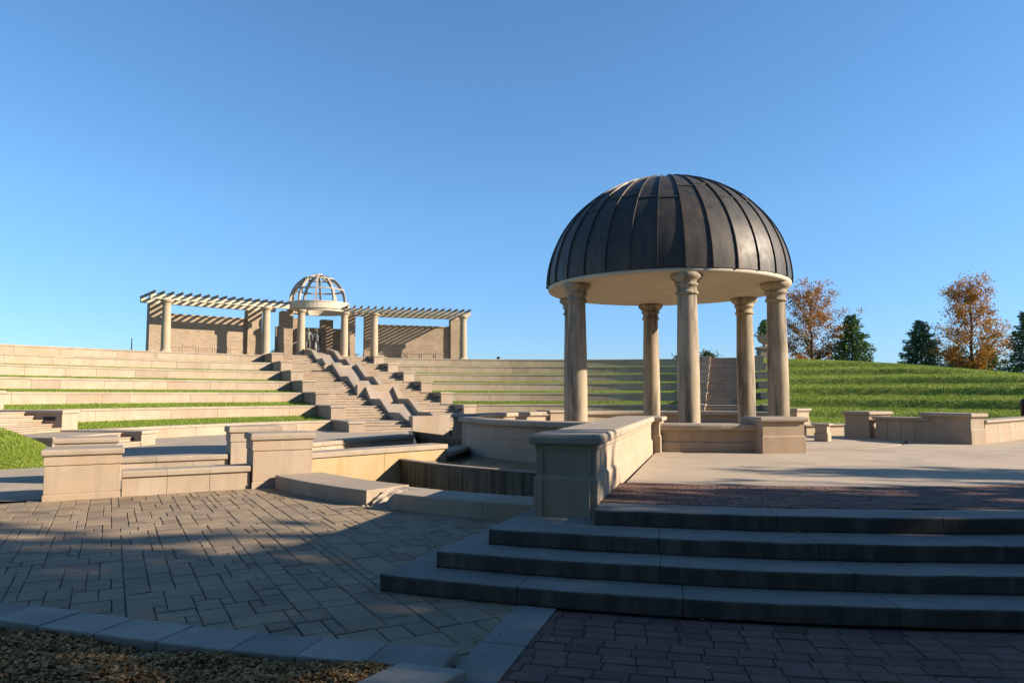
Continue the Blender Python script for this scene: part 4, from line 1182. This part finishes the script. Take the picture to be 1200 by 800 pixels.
# scattered dry leaves on the paving
g = MB(); rnd = random.Random(91)
for q in range(800):
    x = rnd.uniform(-8, 8); y = rnd.uniform(4.6, 14); 
    r = hypot(x-OX, y-OY); a = math.degrees(atan2(x-OX, y-OY)) % 360
    if r < 11.5 and not (a < 195 and r > 6.8): continue
    z = .008
    if r < 15.33 and a < 202.3:
        z = .62 if (r < 13.95 and a < 195.6) else .465 if (r < 14.47 and a < 199.5) else .31 if (r < 14.92 and a < 200.9) else .155
        z += .006
    if not in_paving(x, y) and r > 15.4 and x < -.3: continue
    s = rnd.uniform(.008, .022); th = rnd.random()*6.28; c = Vector((x, y, z+.006)); u = Vector((cos(th), sin(th), rnd.uniform(-.2, .3)))*s; w = Vector((-sin(th), cos(th), rnd.uniform(-.2, .3)))*s*.6
    g.add([c-u, c+w, c+u, c-w], [(0, 1, 2), (0, 2, 3)], rnd.random())
tag(g.build('fallen_leaves', M['litter']), 'scattered dry leaf bits on the plaza and steps', 'leaf litter', kind='stuff')

# ------------------------------------------------------------------ trees outside the frame that shade the foreground
SH = [(22.0, 2.7, 18.0, 4.8, 101, 'cone', 7000, 'tall dense tree right of the camera shading the steps'),
      (23.5, -2.5, 18.0, 4.8, 102, 'cone', 4500, 'tall dense tree right of the camera shading the plaza'),
      (19.0, -5.2, 14.5, 4.2, 103, 'cone', 4500, 'dense tree behind the camera shading the leaf bed'),
      (13.0, 1.6, 6.0, 2.8, 104, 'egg', 5000, 'smaller round tree right of the brick path'),
      (28.0, 7.3, 12.5, 2.2, 105, 'cone', 1500, 'thin airy tree farthest right, shading the stage edge'),
      (10.5, -7.0, 12.5, 5.0, 106, 'egg', 17000, 'round tree added behind the camera to block sky light, rightmost of a row'),  # unseen row, added to cut sky light on risers and pier front
      (2.5, -8.5, 13.0, 5.2, 107, 'egg', 17000, 'round tree added behind the camera to block sky light, middle of a row'),
      (-6.5, -7.5, 12.5, 5.2, 108, 'egg', 17000, 'round tree added behind the camera to block sky light, leftmost of a row')]
for x, y, h, rad, sd, shp, nl, lab in SH:
    deciduous('shade_tree', x, y, -.05, h, rad, M['leaf_green'], nl, .34, sd, lab, 'shade trees outside the frame', .12, shp, .1, .016, .14)

# ================================================================== LIGHT, SKY, CAMERA
SUN_AZ, SUN_EL = 81.0, 25.0        # azimuth measured from straight behind the camera toward the right
sx, sy, sz = sin(R_(SUN_AZ))*cos(R_(SUN_EL)), -cos(R_(SUN_AZ))*cos(R_(SUN_EL)), sin(R_(SUN_EL))
sun = bpy.data.lights.new('sun', 'SUN'); sun.energy = 5.0; sun.angle = R_(.55); sun.color = (1, .865, .70)
so = bpy.data.objects.new('sun', sun); COL.objects.link(so); so.location = (40, -10, 40)
so.rotation_euler = Vector((-sx, -sy, -sz)).to_track_quat('-Z', 'Y').to_euler()
w = bpy.data.worlds.new('World'); S.world = w; w.use_nodes = True
nt = w.node_tree; bg = nt.nodes['Background']
sky = nt.nodes.new('ShaderNodeTexSky'); sky.sky_type = 'NISHITA'; sky.sun_disc = False
sky.sun_elevation = R_(SUN_EL); sky.sun_rotation = atan2(sx, sy)
sky.air_density = 1.0; sky.dust_density = .1; sky.ozone_density = 1.8; sky.altitude = 200
tc = nt.nodes.new('ShaderNodeTexCoord'); sp_ = nt.nodes.new('ShaderNodeSeparateXYZ'); L(nt, tc.outputs['Generated'], sp_.inputs[0])
tnt = ramp(nt, sp_.outputs['Z'], [(0, (.36, .53, .86)), (.09, (.42, .62, .92)), (.24, (.54, .80, 1.0)), (.45, (.57, .85, 1.04)), (1, (.57, .85, 1.04))])
L(nt, mix(nt, 1.0, sky.outputs[0], tnt, 'MULTIPLY'), bg.inputs['Color']); bg.inputs['Strength'].default_value = .087
cam = bpy.data.cameras.new('camera'); co = bpy.data.objects.new('camera', cam); COL.objects.link(co)
co.location = (0, 0, EYE); co.rotation_euler = (R_(90)+math.atan(62/850), 0, 0)
cam.sensor_width = 36; cam.lens = 36*850/1200; cam.clip_end = 12000; cam.clip_start = .05
S.camera = co
S.view_settings.view_transform = 'Standard'; S.view_settings.look = 'None'; S.view_settings.exposure = 1.2; S.view_settings.gamma = 1
S.view_settings.use_curve_mapping = False
S.render.resolution_x, S.render.resolution_y = 1024, 682
